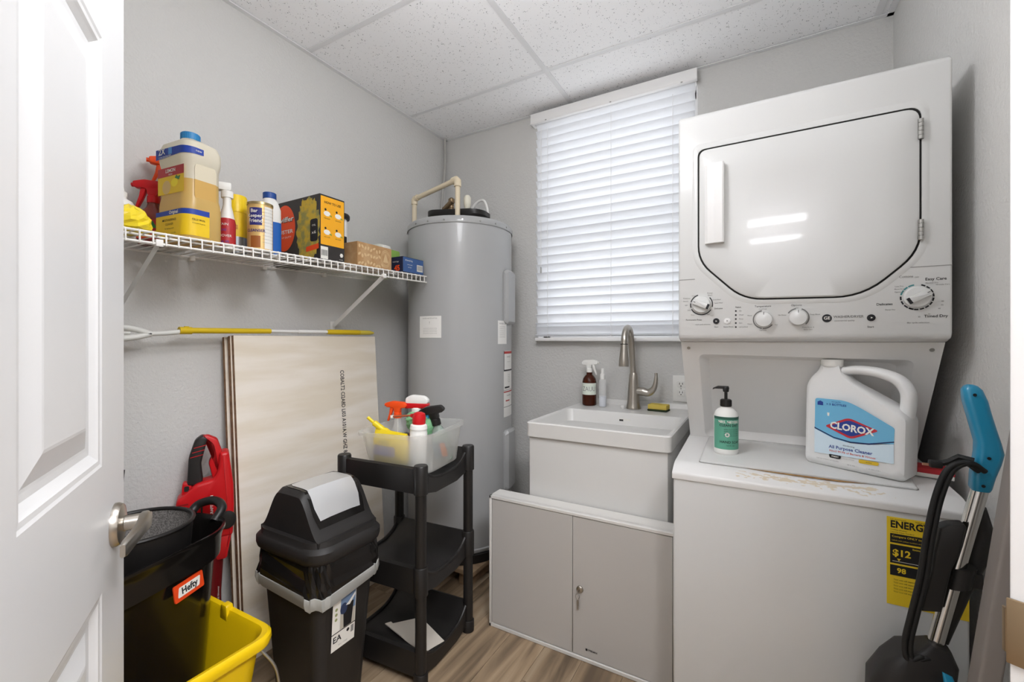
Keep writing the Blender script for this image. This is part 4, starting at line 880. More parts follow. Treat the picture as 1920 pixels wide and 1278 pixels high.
q = MB(); q.prism(rpoly([(y0+.44, SNZ-.002), (y1-.001, SNZ-.002), (y1-.001, SNZ+.028), (y1-.014, SNZ+.028), (y1-.022, SNZ+.004)], [0, 0, .004, .004, .006]), -hwX+.02, hwX-.004, SINKM, Matrix.Rotation(PI/2, 4, 'Z') @ Matrix.Rotation(PI/2, 4, 'X')); q.build('back_ledge', sk)
q = MB(); q.box(-hwX+.010, hwX-.010, y0+.012, y1-.02, .02, SNZ-.055, mat('sink_apron', 'd2d1ce', .35), .008, 2); q.build('apron', sk)
q = MB(); q.lathe([(.02, 0), (.022, .002), (.018, .004), (.0, .004)], CHROME, 20, MT(.02, y0+.205, SNZ-.313), cap1=False); q.build('drain', sk)
q = MB(); M_ = MT(.015, y0+.3985, SNZ-.035) @ FRONT; q.flat(rrect(.052, .018, .003, 3), LBW, .002, M_); q.flat([(-.024, -.004), (-.006, -.004), (-.006, .006), (-.024, .006)], INK, .0024, M_); q.cyl(.003, 0, .002, INKG, 8, M_ @ MT(.02, -.018, 0)); q.build('sticker', sk)
# faucet (bolted to the ledge)
fc = bpy.data.objects.new('faucet', None); C.objects.link(fc); fc.parent = sk; fx, fy = -.507-(SNX0+SNX1)/2, 2.06-1.84; fc.location = (fx, fy, SNZ+.001); fc['label'] = 'brushed nickel pull-down faucet with a curved lever'
q = MB(); q.lathe([(.033, 0), (.034, .003), (.033, .008), (.0285, .03), (.026, .08), (.022, .13), (.019, .16), (.0155, .17)], NICKEL, 30); q.build('faucet_body', fc)
q = MB(); arc = [(0, 0, .15), (-.006, .0, .24), (-.009, -.002, .30), (-.010, -.012, .345), (-.010, -.035, .372), (-.010, -.065, .380), (-.011, -.095, .368), (-.012, -.115, .335), (-.012, -.12, .30)]
q.tube(spline(arc, 6), .0145, NICKEL, 18); q.build('spout', fc)
q = MB(); q.lathe([(.0, .0), (.021, .0), (.0225, .004), (.0215, .03), (.0165, .075), (.0155, .098), (.0148, .104)], NICKEL, 26, MT(-.012, -.126, .205) @ Matrix.Rotation(R(-3), 4, 'X'), cap0=False); q.lathe([(.0162, .098), (.0162, .1015)], GAP, 26, MT(-.012, -.126, .205) @ Matrix.Rotation(R(-3), 4, 'X')); q.build('spray_head', fc)
q = MB(); q.tube([(.01, 0, .083), (.05, -.002, .083)], .019, NICKEL, 18)
lp = spline([(.045, -.002, .083), (.07, -.004, .08), (.092, -.006, .098), (.102, -.008, .125), (.105, -.008, .158), (.104, -.008, .172)], 5)
q.tube(lp, [.020+(.0075-.020)*min(1, k/(len(lp)-6)) if k < len(lp)-6 else .0065 for k in range(len(lp))], NICKEL, 14); q.build('lever', fc)
q = MB(); q.lathe([(.012, 0), (.012, .012), (.008, .016)], SINKM, 14, MT(-.045, -.02, .0)); q.build('hole_plug', fc)

# items on the sink ledge
AMB = mat('amber_glass', '4a2012', .12, trans=.25, ior=1.3)
zl = SNZ+.0005
t = thing('spray_bottle', 'brown glass spray bottle with a white trigger on the sink ledge', 'spray bottle', (-.727, 2.068, zl))
q = MB(); q.lathe([(.030, 0), (.034, .004), (.035, .01), (.035, .115), (.031, .133), (.021, .147), (.0145, .152), (.0145, .168)], AMB, 30); q.build('bottle_body', t)
q = MB(); q.patch(.0354, .055, .112, R(-175), R(-5), mat('label_mint', 'dfe6da', .6), 16); q.wtext('ZAUU', .032, INKG, .0356, R(-75), .083, sx=.8); q.build('label', t)
trigger_head(t, MT(0, 0, .185), WHITEP, WHITEP, .95)
t = thing('pump_vial', 'slim clear pump vial beside the brown spray bottle', 'bottle', (-.652, 2.045, zl))
q = MB(); q.lathe([(.017, 0), (.0185, .003), (.0185, .125), (.012, .135), (.009, .138)], CLEAR, 20); q.build('bottle_body', t)
q = MB(); q.lathe([(.0165, .003), (.0165, .052)], mat('vial_fluid', 'd9dde6', .3), 18); q.build('fluid', t)
q = MB(); q.lathe([(.0115, .134), (.0115, .158), (.008, .160), (.007, .185), (.004, .187)], WHITEP, 16); q.build('cap', t)
SPG = mat('sponge_yellow', 'd8c05c', .95, bump=(220, .6, .003)); SCR = mat('scour_green', '2e3a22', .95, bump=(300, .7, .003))
t = thing('sponge', 'yellow sponge with a dark green scouring pad on the sink ledge', 'sponge', (-.392, 2.055, zl), R(-6))
q = MB(); q.box(-.044, .044, -.028, .028, 0, .009, SCR, .003, 1); q.build('scouring_pad', t)
q = MB(); q.box(-.042, .043, -.027, .028, .009, .031, SPG, .004, 2); q.build('foam', t)
# outlet on the back wall
t = thing('wall_outlet', 'white duplex wall outlet right of the faucet', 'outlet', (-.308, YB, .903))
q = MB(); q.box(-.037, .037, -.006, 0, -.061, .061, WHITEP, .003, 2); q.build('cover_plate', t)
for dz in (-.02, .02):
    q = MB(); q.box(-.017, .017, -.0085, -.005, dz-.014, dz+.014, WHITEP, .003, 2)
    for dx in (-.0065, .0065): q.box(dx-.0012, dx+.0012, -.0090, -.0083, dz-.001, dz+.008, INK)
    q.cyl(.0025, .0083, .0090, INK, 10, MT(0, 0, dz-.007) @ FRONT); q.build('socket', t)
q = MB(); q.cyl(.003, .0055, .0072, STEEL, 10, FRONT); q.build('screw', t)

# ------------------------------------------------------------------ low grey cabinet
CABM = mat('cabinet_frame', 'dcdad6', .4); CABD = mat('cabinet_door', 'bebbb7', .42)
cb_ = thing('metal_cabinet', 'low light grey metal cabinet with two doors standing before the sink', 'cabinet', (-.924, 1.448, 0))
CW, CH, CD = .702, .516, .083
q = MB(); q.box(0, CW, .014, CD, .0, CH, CABM, .002, 1); q.box(0, CW, 0, .02, CH-.012, CH, CABM, .002, 1); q.box(0, CW, 0, .02, 0, .014, CABM, .002, 1); q.box(0, .010, 0, .02, 0, CH, CABM, .002, 1); q.box(CW-.010, CW, 0, .02, 0, CH, CABM, .002, 1); q.build('body', cb_)
SPL = .351
q = MB(); q.box(.012, SPL-.0012, .003, .0135, .016, CH-.014, CABD, .001, 1); q.build('door', cb_)
q = MB(); q.box(SPL+.0012, CW-.012, .003, .0135, .016, CH-.014, CABD, .001, 1); d2 = q.build('door', cb_)
q = MB(); q.lathe([(.0, -.004), (.0125, -.004), (.0125, .004), (.011, .006), (.009, .007), (.0, .008)], NICKEL, 22, MT(.3795, .003, .25) @ Matrix.Rotation(PI/2, 4, 'X'), cap0=False, cap1=False); q.box(.3785, .3805, -.0185, -.004, .2465, .2535, STEEL); q.build('lock', d2)
q = MB(); q.tube([(.374+.007*math.cos(2*PI*k/18), -.008, .227+.009*math.sin(2*PI*k/18)) for k in range(18)], .0011, STEEL, 6, closed=True); q.box(.3725, .3785, -.0095, -.007, .196, .219, STEEL, .001, 1); q.box(.3715, .3745, -.0065, -.0045, .182, .214, STEEL); q.box(.3755, .3775, -.0095, -.0075, .18, .198, STEEL); q.build('key_bunch', d2)
q = MB(); M_ = MT(.40, .0026, .0445) @ FRONT; q.flat([(0, -.004), (.007, -.004), (.007, .004), (0, .004)], INK, .0004, M_); q.text('STEELMAX', .0085, INK, M_ @ MT(.0095, 0, 0), 'LEFT', bold=.02, sx=.85); q.build('logo', d2)

# ------------------------------------------------------------------ stacked washer-dryer
WX = -.2086; WW = .6106; cxm = WX+WW/2
wd = thing('washer_dryer', 'white stacked washer and dryer unit against the right wall', 'washer dryer', (cxm, 0, 0))
hw = WW/2
YZ = Matrix.Rotation(PI/2, 4, 'Z') @ Matrix.Rotation(PI/2, 4, 'X')          # poly (y,z) extruded along x
FY = 1.40; WY = 1.304; BY = 2.08
q = MB(); q.prism([(FY, 1.147), (FY, 1.796), (FY+.010, 1.807), (BY, 1.807), (BY, 1.125), (FY+.03, 1.125), (FY+.006, 1.133)], -hw, hw, ENAMEL, YZ, r=.006, seg=3); q.build('dryer_body', wd)
# raised surround with the recessed door
DO = [(-.149-cxm, 1.690), (-.149-cxm, 1.364), (-.032-cxm, 1.247), (.232-cxm, 1.242), (.341-cxm, 1.346), (.341-cxm, 1.690)]
DR = [.022, .045, .05, .06, .05, .028]
def grow(P, d):
    c = Vector((sum(p[0] for p in P)/len(P), sum(p[1] for p in P)/len(P))); return [(c.x+(p[0]-c.x)*(1+d/.245), c.y+(p[1]-c.y)*(1+d/.224)) for p in P]
FM = MT(0, FY, 0) @ FRONT
q = MB(); out = rpoly(grow(DO, .020), DR, 6); inn = rpoly(grow(DO, .005), DR, 6); mid = rpoly(grow(DO, .012), DR, 6)
q.loft([[(x, y, 0) for x, y in out], [(x, y, .0035) for x, y in mid], [(x, y, .0035) for x, y in inn], [(x, y, -.003) for x, y in inn]], ENAMEL, FM, cap0=False, cap1=False); q.build('door_surround', wd)
q = MB(); q.flat(rpoly(grow(DO, .006), DR, 6), GAP, .0008, FM); q.build('door_groove_shade', wd)  # dark sheet painting the shade in the groove around the door
q = MB(); P0 = rpoly(DO, DR, 6); P1 = rpoly(grow(DO, -.004), DR, 6); P2 = rpoly(grow(DO, -.07), DR, 6)
q.loft([[(x, y, .001) for x, y in P0], [(x, y, .007) for x, y in P0], [(x, y, .010) for x, y in P1], [(x, y, .0115) for x, y in P2]], ENAMEL, FM, cap0=False); dd = q.build('dryer_door', wd)
q = MB(); rings = []
for k in range(9):
    z = 1.410+(1.640-1.410)*k/8; u = (k/8*2-1); h = .024-.010*(1-u*u)*0.0; b_ = .018+.006*(1-u*u)
    x0, x1 = -.133-cxm, -.082-cxm
    rings.append([(x0, .010, 0), (x0, .014+b_*.35, 0), (x0+.008, .012+b_*.75, 0), ((x0+x1)/2, .012+b_, 0), (x1-.004, .012+b_*1.05, 0), (x1, .012+b_*.9, 0), (x1, .010, 0)])
    rings[-1] = [(p[0], -p[1], z) for p in rings[-1]]
q.loft(rings, ENAMEL_D, MT(0, FY, 0), smooth=False); q.build('handle', dd)
for z in (1.637, 1.395):
    q = MB()
    for k in range(5): q.cyl(.0055, -.024+.0098*k, -.024+.0098*k+.009, STEEL, 12, MT(.343-cxm, FY-.010, z))
    q.build('hinge', dd)
q = MB(); zseam = 1.312
q.box(-hw+.001, -.150-cxm-.012, FY-.0006, FY+.001, zseam-.001, zseam+.001, mat('seam_grey', '8e8d8a', .6)); q.box(.30-cxm, hw-.001, FY-.0006, FY+.001, zseam-.006, zseam-.004, MATS['seam_grey']); q.build('panel_seam', wd)
q = MB(); FM2 = MT(0, FY, 0) @ FRONT
SG = mat('print_grey', '6e6d6b', .6); TQ = mat('print_teal', '3f7e80', .6)
def arcs(cx_, cz_, r0, r1, segs, m):
    for a0, a1 in segs:
        n = max(3, int(abs(a1-a0)/8)); pts = [(cx_+r0*math.cos(R(a0+(a1-a0)*k/n)), cz_+r0*math.sin(R(a0+(a1-a0)*k/n))) for k in range(n+1)]+[(cx_+r1*math.cos(R(a1+(a0-a1)*k/n)), cz_+r1*math.sin(R(a1+(a0-a1)*k/n))) for k in range(n+1)]
        q.flat(pts, m, .0006, FM2)
K1, K2, K3, K4 = (-.144-cxm, 1.235), (.016-cxm, 1.187), (.096-cxm, 1.190), (.338-cxm, 1.234)
arcs(*K1, .0285, .0315, ((-100, -32), (-15, 42), (108, 165), (170, 196), (205, 262)), INK)
q.build('dial_ring_print', wd); q = MB(); arcs(*K4, .0285, .0318, [(95-20*k-15, 95-20*k) for k in range(1, 11)]+[(175+22*k, 192+22*k) for k in range(4)], INK); arcs(*K4, .0285, .0318, ((100, 122), (125, 142), (145, 168)), TQ)
q.build('dial_ring_print', wd); q = MB(); arcs(*K2, .0235, .0265, ((100, 260), (265, 325)), SG); q.build('dial_ring_print', wd); q = MB(); arcs(*K3, .0235, .0265, ((-45, 70), (100, 150)), SG)
def pt(s_, sz, x_, z_, m=SG, bold=0, al='CENTER'): q.text(s_, sz, m, FM2 @ MT(x_-cxm, z_, 0), al, bold, z=.0007)
q.build('dial_ring_print', wd); q = MB(); pt('Easy Care', .0095, .372, 1.276, INK, .01); q.build('easy_care_print', wd); q = MB(); pt('Timed Dry', .0095, .372, 1.187, INK, .01); q.build('timed_dry_print', wd); q = MB(); pt('Delicates', .0085, .277, 1.219, INK, .01); q.build('delicates_print', wd); q = MB(); pt('Normal Dry', .0045, .365, 1.267); pt('Wrinkle Care', .0045, .384, 1.262); q.build('setting_print', wd); q = MB(); pt('Cottons', .008, .318, 1.285)
for k, s_ in enumerate(('Less Dry', 'More Dry', 'Optimum')): pt(s_, .0045, .305, 1.262-.007*k)
pt('OFF', .0045, .338, 1.282); q.build('dryer_dial_print', wd); q = MB(); pt('Damp Dry', .0045, .288, 1.205); q.build('dryer_dial_print', wd); q = MB(); pt('dry cycle selection', .0055, .34, 1.172); q.build('cycle_print', wd); q = MB(); pt('80', .0045, .384, 1.222); pt('70', .0045, .383, 1.213); pt('60', .0045, .378, 1.205); pt('40', .0045, .36, 1.192); pt('20', .0045, .342, 1.186)
q.build('minutes_print', wd); q = MB(); pt('Power', .0055, -.121, 1.268); pt('Wash', .0055, -.121, 1.262); pt('Permanent Press', .0065, -.165, 1.190, INK); pt('Cottons', .006, -.185, 1.255); pt('Heavy', .0045, -.165, 1.262); pt('Normal', .0045, -.188, 1.247); pt('Light', .0045, -.186, 1.235); pt('Delicates', .006, -.098, 1.222, INK); pt('Quick Rinse', .0045, -.103, 1.248); pt('Speed Wash', .0045, -.098, 1.238); pt('wash cycle selection', .005, -.14, 1.176); pt('Soak', .0045, -.178, 1.219); pt('Rinse', .0045, -.168, 1.205); pt('Spin', .0045, -.125, 1.206)
q.build('washer_dial_print', wd); q = MB(); pt('Start', .0055, -.104, 1.168, INK); pt('Extra Rinse', .0055, -.072, 1.168); pt('Status', .006, -.047, 1.224, INK)
for k, s_ in enumerate(('On', 'Wash', 'Rinse', 'Spin', 'Lid Locked')):
    z_ = 1.213-.0115*k; q.flat(circ(.0024, 10, -.053-cxm, z_), INK, .0007, FM2); pt(s_, .005, -.045, z_, SG, 0, 'LEFT')
q.box(-.075-cxm, -.060-cxm, .0004, .0008, 1.2125, 1.2132, SG, M=FM2 @ Matrix.Rotation(0, 4, 'X')) if False else None
q.build('status_print', wd); q = MB(); pt('Temperature', .0075, .014, 1.224, INK); pt('Cold/Cold', .0045, .014, 1.216); pt('Warm', .0045, -.018, 1.199); pt('Warm', .0045, -.018, 1.175); pt('Hot', .0045, .046, 1.172); pt('Tap Cold', .0045, .014, 1.157)
q.build('temperature_print', wd); q = MB(); pt('Options', .0075, .093, 1.224, INK); pt('OFF', .0045, .094, 1.216); pt('No Rinse', .005, .060, 1.198); pt('Deep Rinse', .005, .134, 1.198); pt('Deep Rinse &', .0048, .119, 1.164); pt('Extra Spin', .0048, .119, 1.158)
q.build('options_print', wd); q = MB(); pt('WASHER/DRYER', .0085, .205, 1.190, SG, .01); pt('commercial quality', .0055, .197, 1.180); q.build('brand_print', wd); q = MB(); pt('Start', .007, .250, 1.163, INK); q.build('start_print', wd)
q = MB(); q.lathe([(.0, 0), (.0105, 0), (.0105, .0015), (.0, .002)], INK, 24, FM2 @ MT(.160-cxm, 1.187, 0), cap0=False, cap1=False); q.text('GE', .0115, LBW, FM2 @ MT(.160-cxm, 1.187, 0), bold=.01, z=.0022); q.build('logo', wd)
def knob(K, r, grip_a, bar, name='knob'):
    M_ = FM2 @ MT(K[0], K[1], 0); q = MB()
    q.lathe([(r, 0), (r, .006), (r*.96, .009), (r*.88, .011), (0, .011)] if bar else [(r, 0), (r*.98, .012), (r*.90, .0165), (r*.5, .018), (0, .0182)], ENAMEL, 32, M_, cap1=False); o = q.build(name, wd)
    q = MB()
    if bar:
        B = M_ @ Matrix.Rotation(R(grip_a), 4, 'Z'); q.prism(rpoly([(-r*.86, -r*.30), (r*.90, -r*.30), (r*.90, r*.30), (-r*.86, r*.30)], .002), .008, .022, ENAMEL, B, r=.002); q.build('grip_bar', o); q = MB(); q.prism([(-r*.9, -r*.29), (-r*.66, -r*.29), (-r*.66, r*.29), (-r*.9, r*.29)], .0215, .0224, INK, B); q.prism([(r*.60, -r*.04), (r*.82, -r*.04), (r*.82, r*.04), (r*.60, r*.04)], .0218, .0226, SG, B)
    else: q.prism([(-.0007, r*.6), (.0007, r*.6), (.0007, r*.95), (-.0007, r*.95)], .0155, .0178, SG, M_)
    q.build('pointer_mark', o)
knob(K1, .026, 157, True); knob(K2, .0215, 0, False); knob(K3, .0215, 0, False); knob(K4, .0265, 30, True)
for x_, z_, m_ in ((-.104, 1.185, INK), (-.075, 1.185, ENAMEL_D), (.251, 1.186, INK)):
    q = MB(); M_ = FM2 @ MT(x_-cxm, z_, 0); q.lathe([(.0085, 0), (.0085, .003), (.0055, .0032), (.0055, .0045), (.0, .005)], m_, 20, M_, cap1=False); q.flat([(-.0015, -.0022), (.0028, 0), (-.0015, .0022)], LBW if m_ is INK else SG, .0054, M_); q.build('button', wd)
# slanted back panel between dryer and lid
q = MB(); BP0, BP1 = (FY+.045, 1.124), (1.665, .786)
q.prism([(BP0[0]+.04, 1.124), (BY, 1.124), (BY, .74), (1.70, .74), (BP1[0]+.04, BP1[1])], -hw+.001, hw-.001, ENAMEL_D, YZ)
back_q = q
n_ = Vector((0, -(BP0[1]-BP1[1]), -(BP1[0]-BP0[0]))).normalized(); up = Vector((0, BP0[0]-BP1[0], BP0[1]-BP1[1])); Lp = up.length; up.normalize()
PM = Matrix(((1, up.x, n_.x, 0), (0, up.y, n_.y, BP1[0]), (0, up.z, n_.z, BP1[1]), (0, 0, 0, 1)))
q = MB(); o_ = rpoly([(-hw+.050, .010), (hw-.050, .010), (hw-.050, Lp-.055), (-hw+.050, Lp-.045)], .02); i_ = rpoly([(-hw+.075, .020), (hw-.075, .020), (hw-.075, Lp-.085), (-hw+.075, Lp-.075)], .02)
# slanted face with a shallow pressed recess
N_ = len(o_)
fr_ = []
for (x, y) in o_:
    fr_.append((-hw+.001 if x < 0 else hw-.001, 0 if y < Lp/2 else Lp))
back_q.loft([[(x, y, -.03) for x, y in fr_], [(x, y, .0006) for x, y in fr_], [(x, y, .0006) for x, y in o_]], ENAMEL_D, PM, cap0=False, cap1=False, smooth=False); back_q.build('back_panel', wd)
bo = [(-hw+.001, .0), (hw-.001, .0), (hw-.001, Lp), (-hw+.001, Lp)]
q.loft([[(x, y, .0006) for x, y in o_], [(x, y, -.004) for x, y in [(a[0]*.8+b[0]*.2, a[1]*.8+b[1]*.2) for a, b in zip(o_, i_)]], [(x, y, -.022) for x, y in [(a[0]*.2+b[0]*.8, a[1]*.2+b[1]*.8) for a, b in zip(o_, i_)]], [(x, y, -.028) for x, y in i_]], ENAMEL_D, PM, cap0=False); q.build('back_panel_inset', wd)
for x_ in (-hw+.022, hw-.022): 
    q = MB(); q.cyl(.005, 0, .002, STEEL, 12, PM @ MT(x_, Lp-.022, 0)); q.build('screw', wd)
# washer
q = MB(); q.box(-hw, hw, WY, BY, .015, .737, ENAMEL, .006, 3); q.build('washer_body', wd)
TOPM = bpy.data.materials.new('washer_top_worn'); TOPM.use_nodes = True
nt = TOPM.node_tree; b = nt.nodes['Principled BSDF']; L = nt.links.new; b.inputs['Roughness'].default_value = .3
tcn = nt.nodes.new('ShaderNodeTexCoord'); sep = nt.nodes.new('ShaderNodeSeparateXYZ'); L(tcn.outputs['Object'], sep.inputs[0])
def mth(op, a, b_=None, c=None):
    n = nt.nodes.new('ShaderNodeMath'); n.operation = op
    for i, v in enumerate((a, b_, c)):
        if v is None: continue
        if isinstance(v, (int, float)): n.inputs[i].default_value = v
        else: L(v, n.inputs[i])
    return n.outputs[0]
# worn band just in front of the lid: y about 1.385, x from -.16 to +.16 in object space
nz = nt.nodes.new('ShaderNodeTexNoise'); nz.inputs['Scale'].default_value = 55; nz.inputs['Detail'].default_value = 6; mpn = nt.nodes.new('ShaderNodeMapping'); mpn.inputs['Scale'].default_value = (1, 2.2, 1); L(tcn.outputs['Object'], mpn.inputs[0]); L(mpn.outputs[0], nz.inputs['Vector'])
dy = mth('DIVIDE', mth('ABSOLUTE', mth('SUBTRACT', sep.outputs[1], 1.330)), .036); dx = mth('DIVIDE', mth('ABSOLUTE', mth('SUBTRACT', sep.outputs[0], .012)), .20)
ms = mth('SUBTRACT', 1.0, mth('MAXIMUM', dy, mth('POWER', dx, 4)))
msk = mth('GREATER_THAN', mth('ADD', mth('MULTIPLY', ms, .5), mth('SUBTRACT', nz.outputs['Fac'], .5)), .41)
mx = nt.nodes.new('ShaderNodeMix'); mx.data_type = 'RGBA'; mx.inputs[6].default_value = lin('e0dfdd'); mx.inputs[7].default_value = lin('d3c6b0'); L(msk, mx.inputs[0]); L(mx.outputs[2], b.inputs['Base Color'])
q = MB(); q.prism(rpoly([(WY-.004, .735), (WY-.004, .754), (WY+.038, .774), (1.69, .790), (1.69, .735)], [.003, .006, .02, .003, .003], 5), -hw-.003, hw+.003, TOPM, YZ, r=.0025, seg=2); q.build('washer_top', wd)
LS = (.790-.774)/(1.69-(WY+.038))
def lz(y): return .774+(y-WY-.038)*LS
q = MB(); lidp = rpoly([(-.146-cxm, 1.362), (.332-cxm, 1.362), (.350-cxm, 1.655), (-.146-cxm, 1.655)], .008)
q.add([(x*1.006, 1.51+(y-1.51)*1.012, lz(y)+.0006) for x, y in lidp], [tuple(range(len(lidp)))], mat('lid_gap', '6f6d69', .7))
q.loft([[(x, y, lz(y)+.0007) for x, y in lidp], [(x, y, lz(y)+.004) for x, y in lidp], [(x*.99, 1.51+(y-1.51)*.985, lz(y)+.006) for x, y in lidp]], ENAMEL, cap0=False); q.build('washer_lid', wd)
RUST = mat('rust_wear', 'b08a56', .8, noise=(50, '8a5f34', .8))
q = MB(); q.add([(x-cxm, y, lz(y)+.0010) for x, y in [(-.03, 1.3605), (.06, 1.3595), (.17, 1.3590), (.24, 1.3600), (.18, 1.3475), (.08, 1.3485), (.02, 1.353)]], [tuple(range(7))], RUST); q.build('rust_stain', wd)
# energy label
EY = mat('energy_yellow', 'e6c62c', .5); FW = MT(0, WY-.0005, 0) @ FRONT
q = MB(); ex0, ex1, ez0, ez1 = .262-cxm, .400-cxm, .520, .722
q.flat([(ex0, ez0), (ex1, ez0), (ex1, ez1), (ex0, ez1)], EY, .0003, FW)
for za, zb in ((.663, .684), (.616, .659), (.588, .612)): q.flat([(ex0+.006, za), (ex1-.006, za), (ex1-.006, zb), (ex0+.006, zb)], INK, .0006, FW)
def et(s_, sz, x_, z_, m, al='LEFT', bold=0, sx=1.0): q.text(s_, sz, m, FW @ MT(x_, z_, 0), al, bold, .0009, sx=sx)
et('ENERGYGUIDE', .0225, ex0+.006, .705, INK, bold=.03, sx=.82); et('U.S. Government', .004, ex0+.006, .717, INK); et('Federal law prohibits removal of this label', .004, ex0+.05, .717, INK); et('Clothes Washer', .0045, ex0+.006, .693, INK); et('Capacity Class: Standard', .0042, ex0+.006, .688, INK)
et('Compare ONLY to other labels', .0065, ex0+.009, .678, EY, bold=.01); et('Labels with yellow numbers are based on the same test', .004, ex0+.009, .669, EY); et('Estimated Yearly Energy Cost', .0055, ex0+.045, .654, EY, bold=.01); et('$12', .021, ex0+.010, .640, EY, bold=.03)
q.flat([(ex0+.018, .628), (ex0+.025, .628), (ex0+.0215, .622)], EY, .0009, FW); q.flat([(ex0+.010, .6205), (ex1-.02, .6205), (ex1-.02, .6215), (ex0+.010, .6215)], LBW, .0009, FW); et('98', .016, ex0+.018, .600, EY, bold=.03); et('kWh', .008, ex0+.055, .600, EY); et('$18', .014, ex1-.045, .601, EY, bold=.02)
for k in range(5): et('Your cost will depend on your utility rates', .0042, ex0+.012, .579-.007*k, INK)
et('ftc.gov/energy', .005, ex1-.05, .535, INK); q.build('energy_label', wd)
q = MB(); q.box(-hw+.01, hw-.01, WY+.02, BY-.02, 0, .02, GAP); q.build('toe_base', wd)
q = MB(); q.tube(spline([(hw+.012, 1.86, .75), (hw+.016, 1.82, .90), (hw+.018, 1.80, 1.02), (hw+.018, 1.85, 1.10)]), .016, RUBBER, 12); q.build('drain_hose', wd)

# ------------------------------------------------------------------ things on the washer lid
zl = .7838
MINT = mat('label_teal', '5fa58c', .5)
t = thing('soap_bottle', 'white hand soap bottle with a teal label and black pump on the washer', 'soap bottle', (-.083, 1.478, zl))
q = MB(); q.lathe([(.030, 0), (.033, .003), (.034, .01), (.034, .112), (.031, .126), (.022, .136), (.014, .140), (.014, .146)], WHITEP, 32); q.build('bottle_body', t)
q = MB(); q.patch(.0344, .018, .115, R(-155), R(20), MINT, 20); q.patch(.0347, .107, .115, R(-155), R(20), mat('label_darkteal', '2e5a4c', .5), 20)
ac = R(-72)
q.wtext('MRS. MEYERS', .0105, LBW, .0346, ac, .100, bold=.02); q.wtext('CLEAN DAY', .010, INK, .0346, ac, .090, bold=.02)
for k in range(4): q.wtext('garden hand care scent', .0045, INK, .0346, ac+.2, .078-.006*k)
for k in range(14):
    a = 2*PI*k/14; q.flat([(-.012, .058), (-.012, .058), (-.012, .058)], LBW) if False else None
def wflat(q, pts, m, Rr, ac, zc): q.add([((Rr)*math.cos(ac+x/Rr), Rr*math.sin(ac+x/Rr), zc+y) for x, y in pts], [tuple(range(len(pts)))], m)
wflat(q, circ(.0068, 16), LBW, .0349, ac-.15, .062); wflat(q, circ(.0028, 12), MINT, .0352, ac-.15, .062)
q.wtext('HAND SOAP', .0105, INK, .0346, ac+.1, .040, bold=.01); q.wtext('12.5 FL OZ', .005, INK, .0346, ac+.1, .030); q.build('label', t)
q = MB(); q.lathe([(.0155, .143), (.0155, .163), (.013, .165)], BLACKP, 24)
for k in range(24): q.box(.0152, .0162, -.0008, .0008, .145, .162, BLACKP, M=Matrix.Rotation(2*PI*k/24, 4, 'Z'))
q.lathe([(.0045, .163), (.0045, .186), (.008, .188), (.0095, .20), (.008, .203)], BLACKP, 16); q.prism(rpoly([(.008, .196), (.008, .205), (-.022, .205), (-.036, .198), (-.037, .193), (-.03, .196), (-.012, .196)], .002), -.0045, .0045, BLACKP, FRONT, r=.001); q.build('pump', t)

# bleach-style jug
cj = thing('bleach_jug', 'big white cleaner jug with a blue and red label on the washer lid', 'jug', (.236, 1.466, zl-.001), R(-27)); cj.scale = (.95, .9, .875)
JW = mat('jug_white', 'e9e9e8', .38, translucent=.06)
prof = [(-.118, .012), (-.112, 0), (.108, 0), (.116, .012), (.118, .20), (.118, .258), (.100, .292), (.070, .306), (-.030, .312), (-.040, .322), (-.082, .322), (-.09, .310), (-.110, .285), (-.118, .25)]
hole = [(-.014, .292), (.028, .298), (.066, .286), (.092, .264), (.094, .246), (.082, .236), (.064, .240), (.03, .262), (.0, .280)]
# body below the handle + handle as separate solids of one moulding
body = rpoly([(-.119, .0), (.116, .0), (.119, .178), (.095, .20), (.040, .238), (-.008, .268), (-.036, .302), (-.040, .318), (-.086, .318), (-.092, .300), (-.119, .262)], [.022, .022, .02, .03, .03, .02, .01, .002, .002, .02, .04], 6)
q = MB(); DJ = .054
def inset(P, d):
    c = Vector((sum(p[0] for p in P)/len(P), sum(p[1] for p in P)/len(P))); return [(c.x+(p[0]-c.x)*(1-d/.12), c.y+(p[1]-c.y)*(1-d/.15)) for p in P]
def wz(P, z, nb): return [(x, y, z*(1.0 if y < .19 else max(.42, 1-(y-.19)/.12*.58))) for x, y in P]
q.loft([wz(inset(body, .016), -DJ, 0), wz(inset(body, .005), -DJ+.006, 0), wz(body, -DJ+.018, 0), wz(body, DJ-.018, 0), wz(inset(body, .005), DJ-.006, 0), wz(inset(body, .016), DJ, 0)], JW, FRONT); q.build('jug_body', cj)
hp = spline([(-.034, 0, .300), (.0, 0, .305), (.045, 0, .300), (.085, 0, .283), (.106, 0, .252), (.108, 0, .215), (.104, 0, .178)], 6)
q = MB(); q.tube(hp, [.0125+.004*min(1, k/20) for k in range(len(hp))], JW, 16, flat=1.45); q.build('handle', cj)
q = MB(); q.lathe([(.026, .312), (.0275, .314), (.0275, .332), (.026, .335), (0, .335)], WHITEP, 28, MT(-.063, 0, 0), cap1=False); q.build('cap', cj)
F = MT(0, -DJ-.0016, 0) @ FRONT
LSK = mat('label_sky_blue', '6fb4d8', .45); LPL = mat('label_pale_blue', 'cfe2ee', .45); LCB = mat('label_cobalt', '263f8f', .45); LCR = mat('label_signal_red', 'c0303a', .45)
q = MB()
q.flat(rpoly([(-.088, .078), (.092, .105), (.094, .150), (.06, .172), (.02, .198), (-.012, .214), (-.086, .214)], [0, 0, .006, .01, .02, .02, .008]), LSK, 0, F)
q.flat([(-.088, .042), (.092, .05), (.092, .105), (.04, .092), (0, .088), (-.04, .094), (-.088, .117)], LPL, .0002, F)
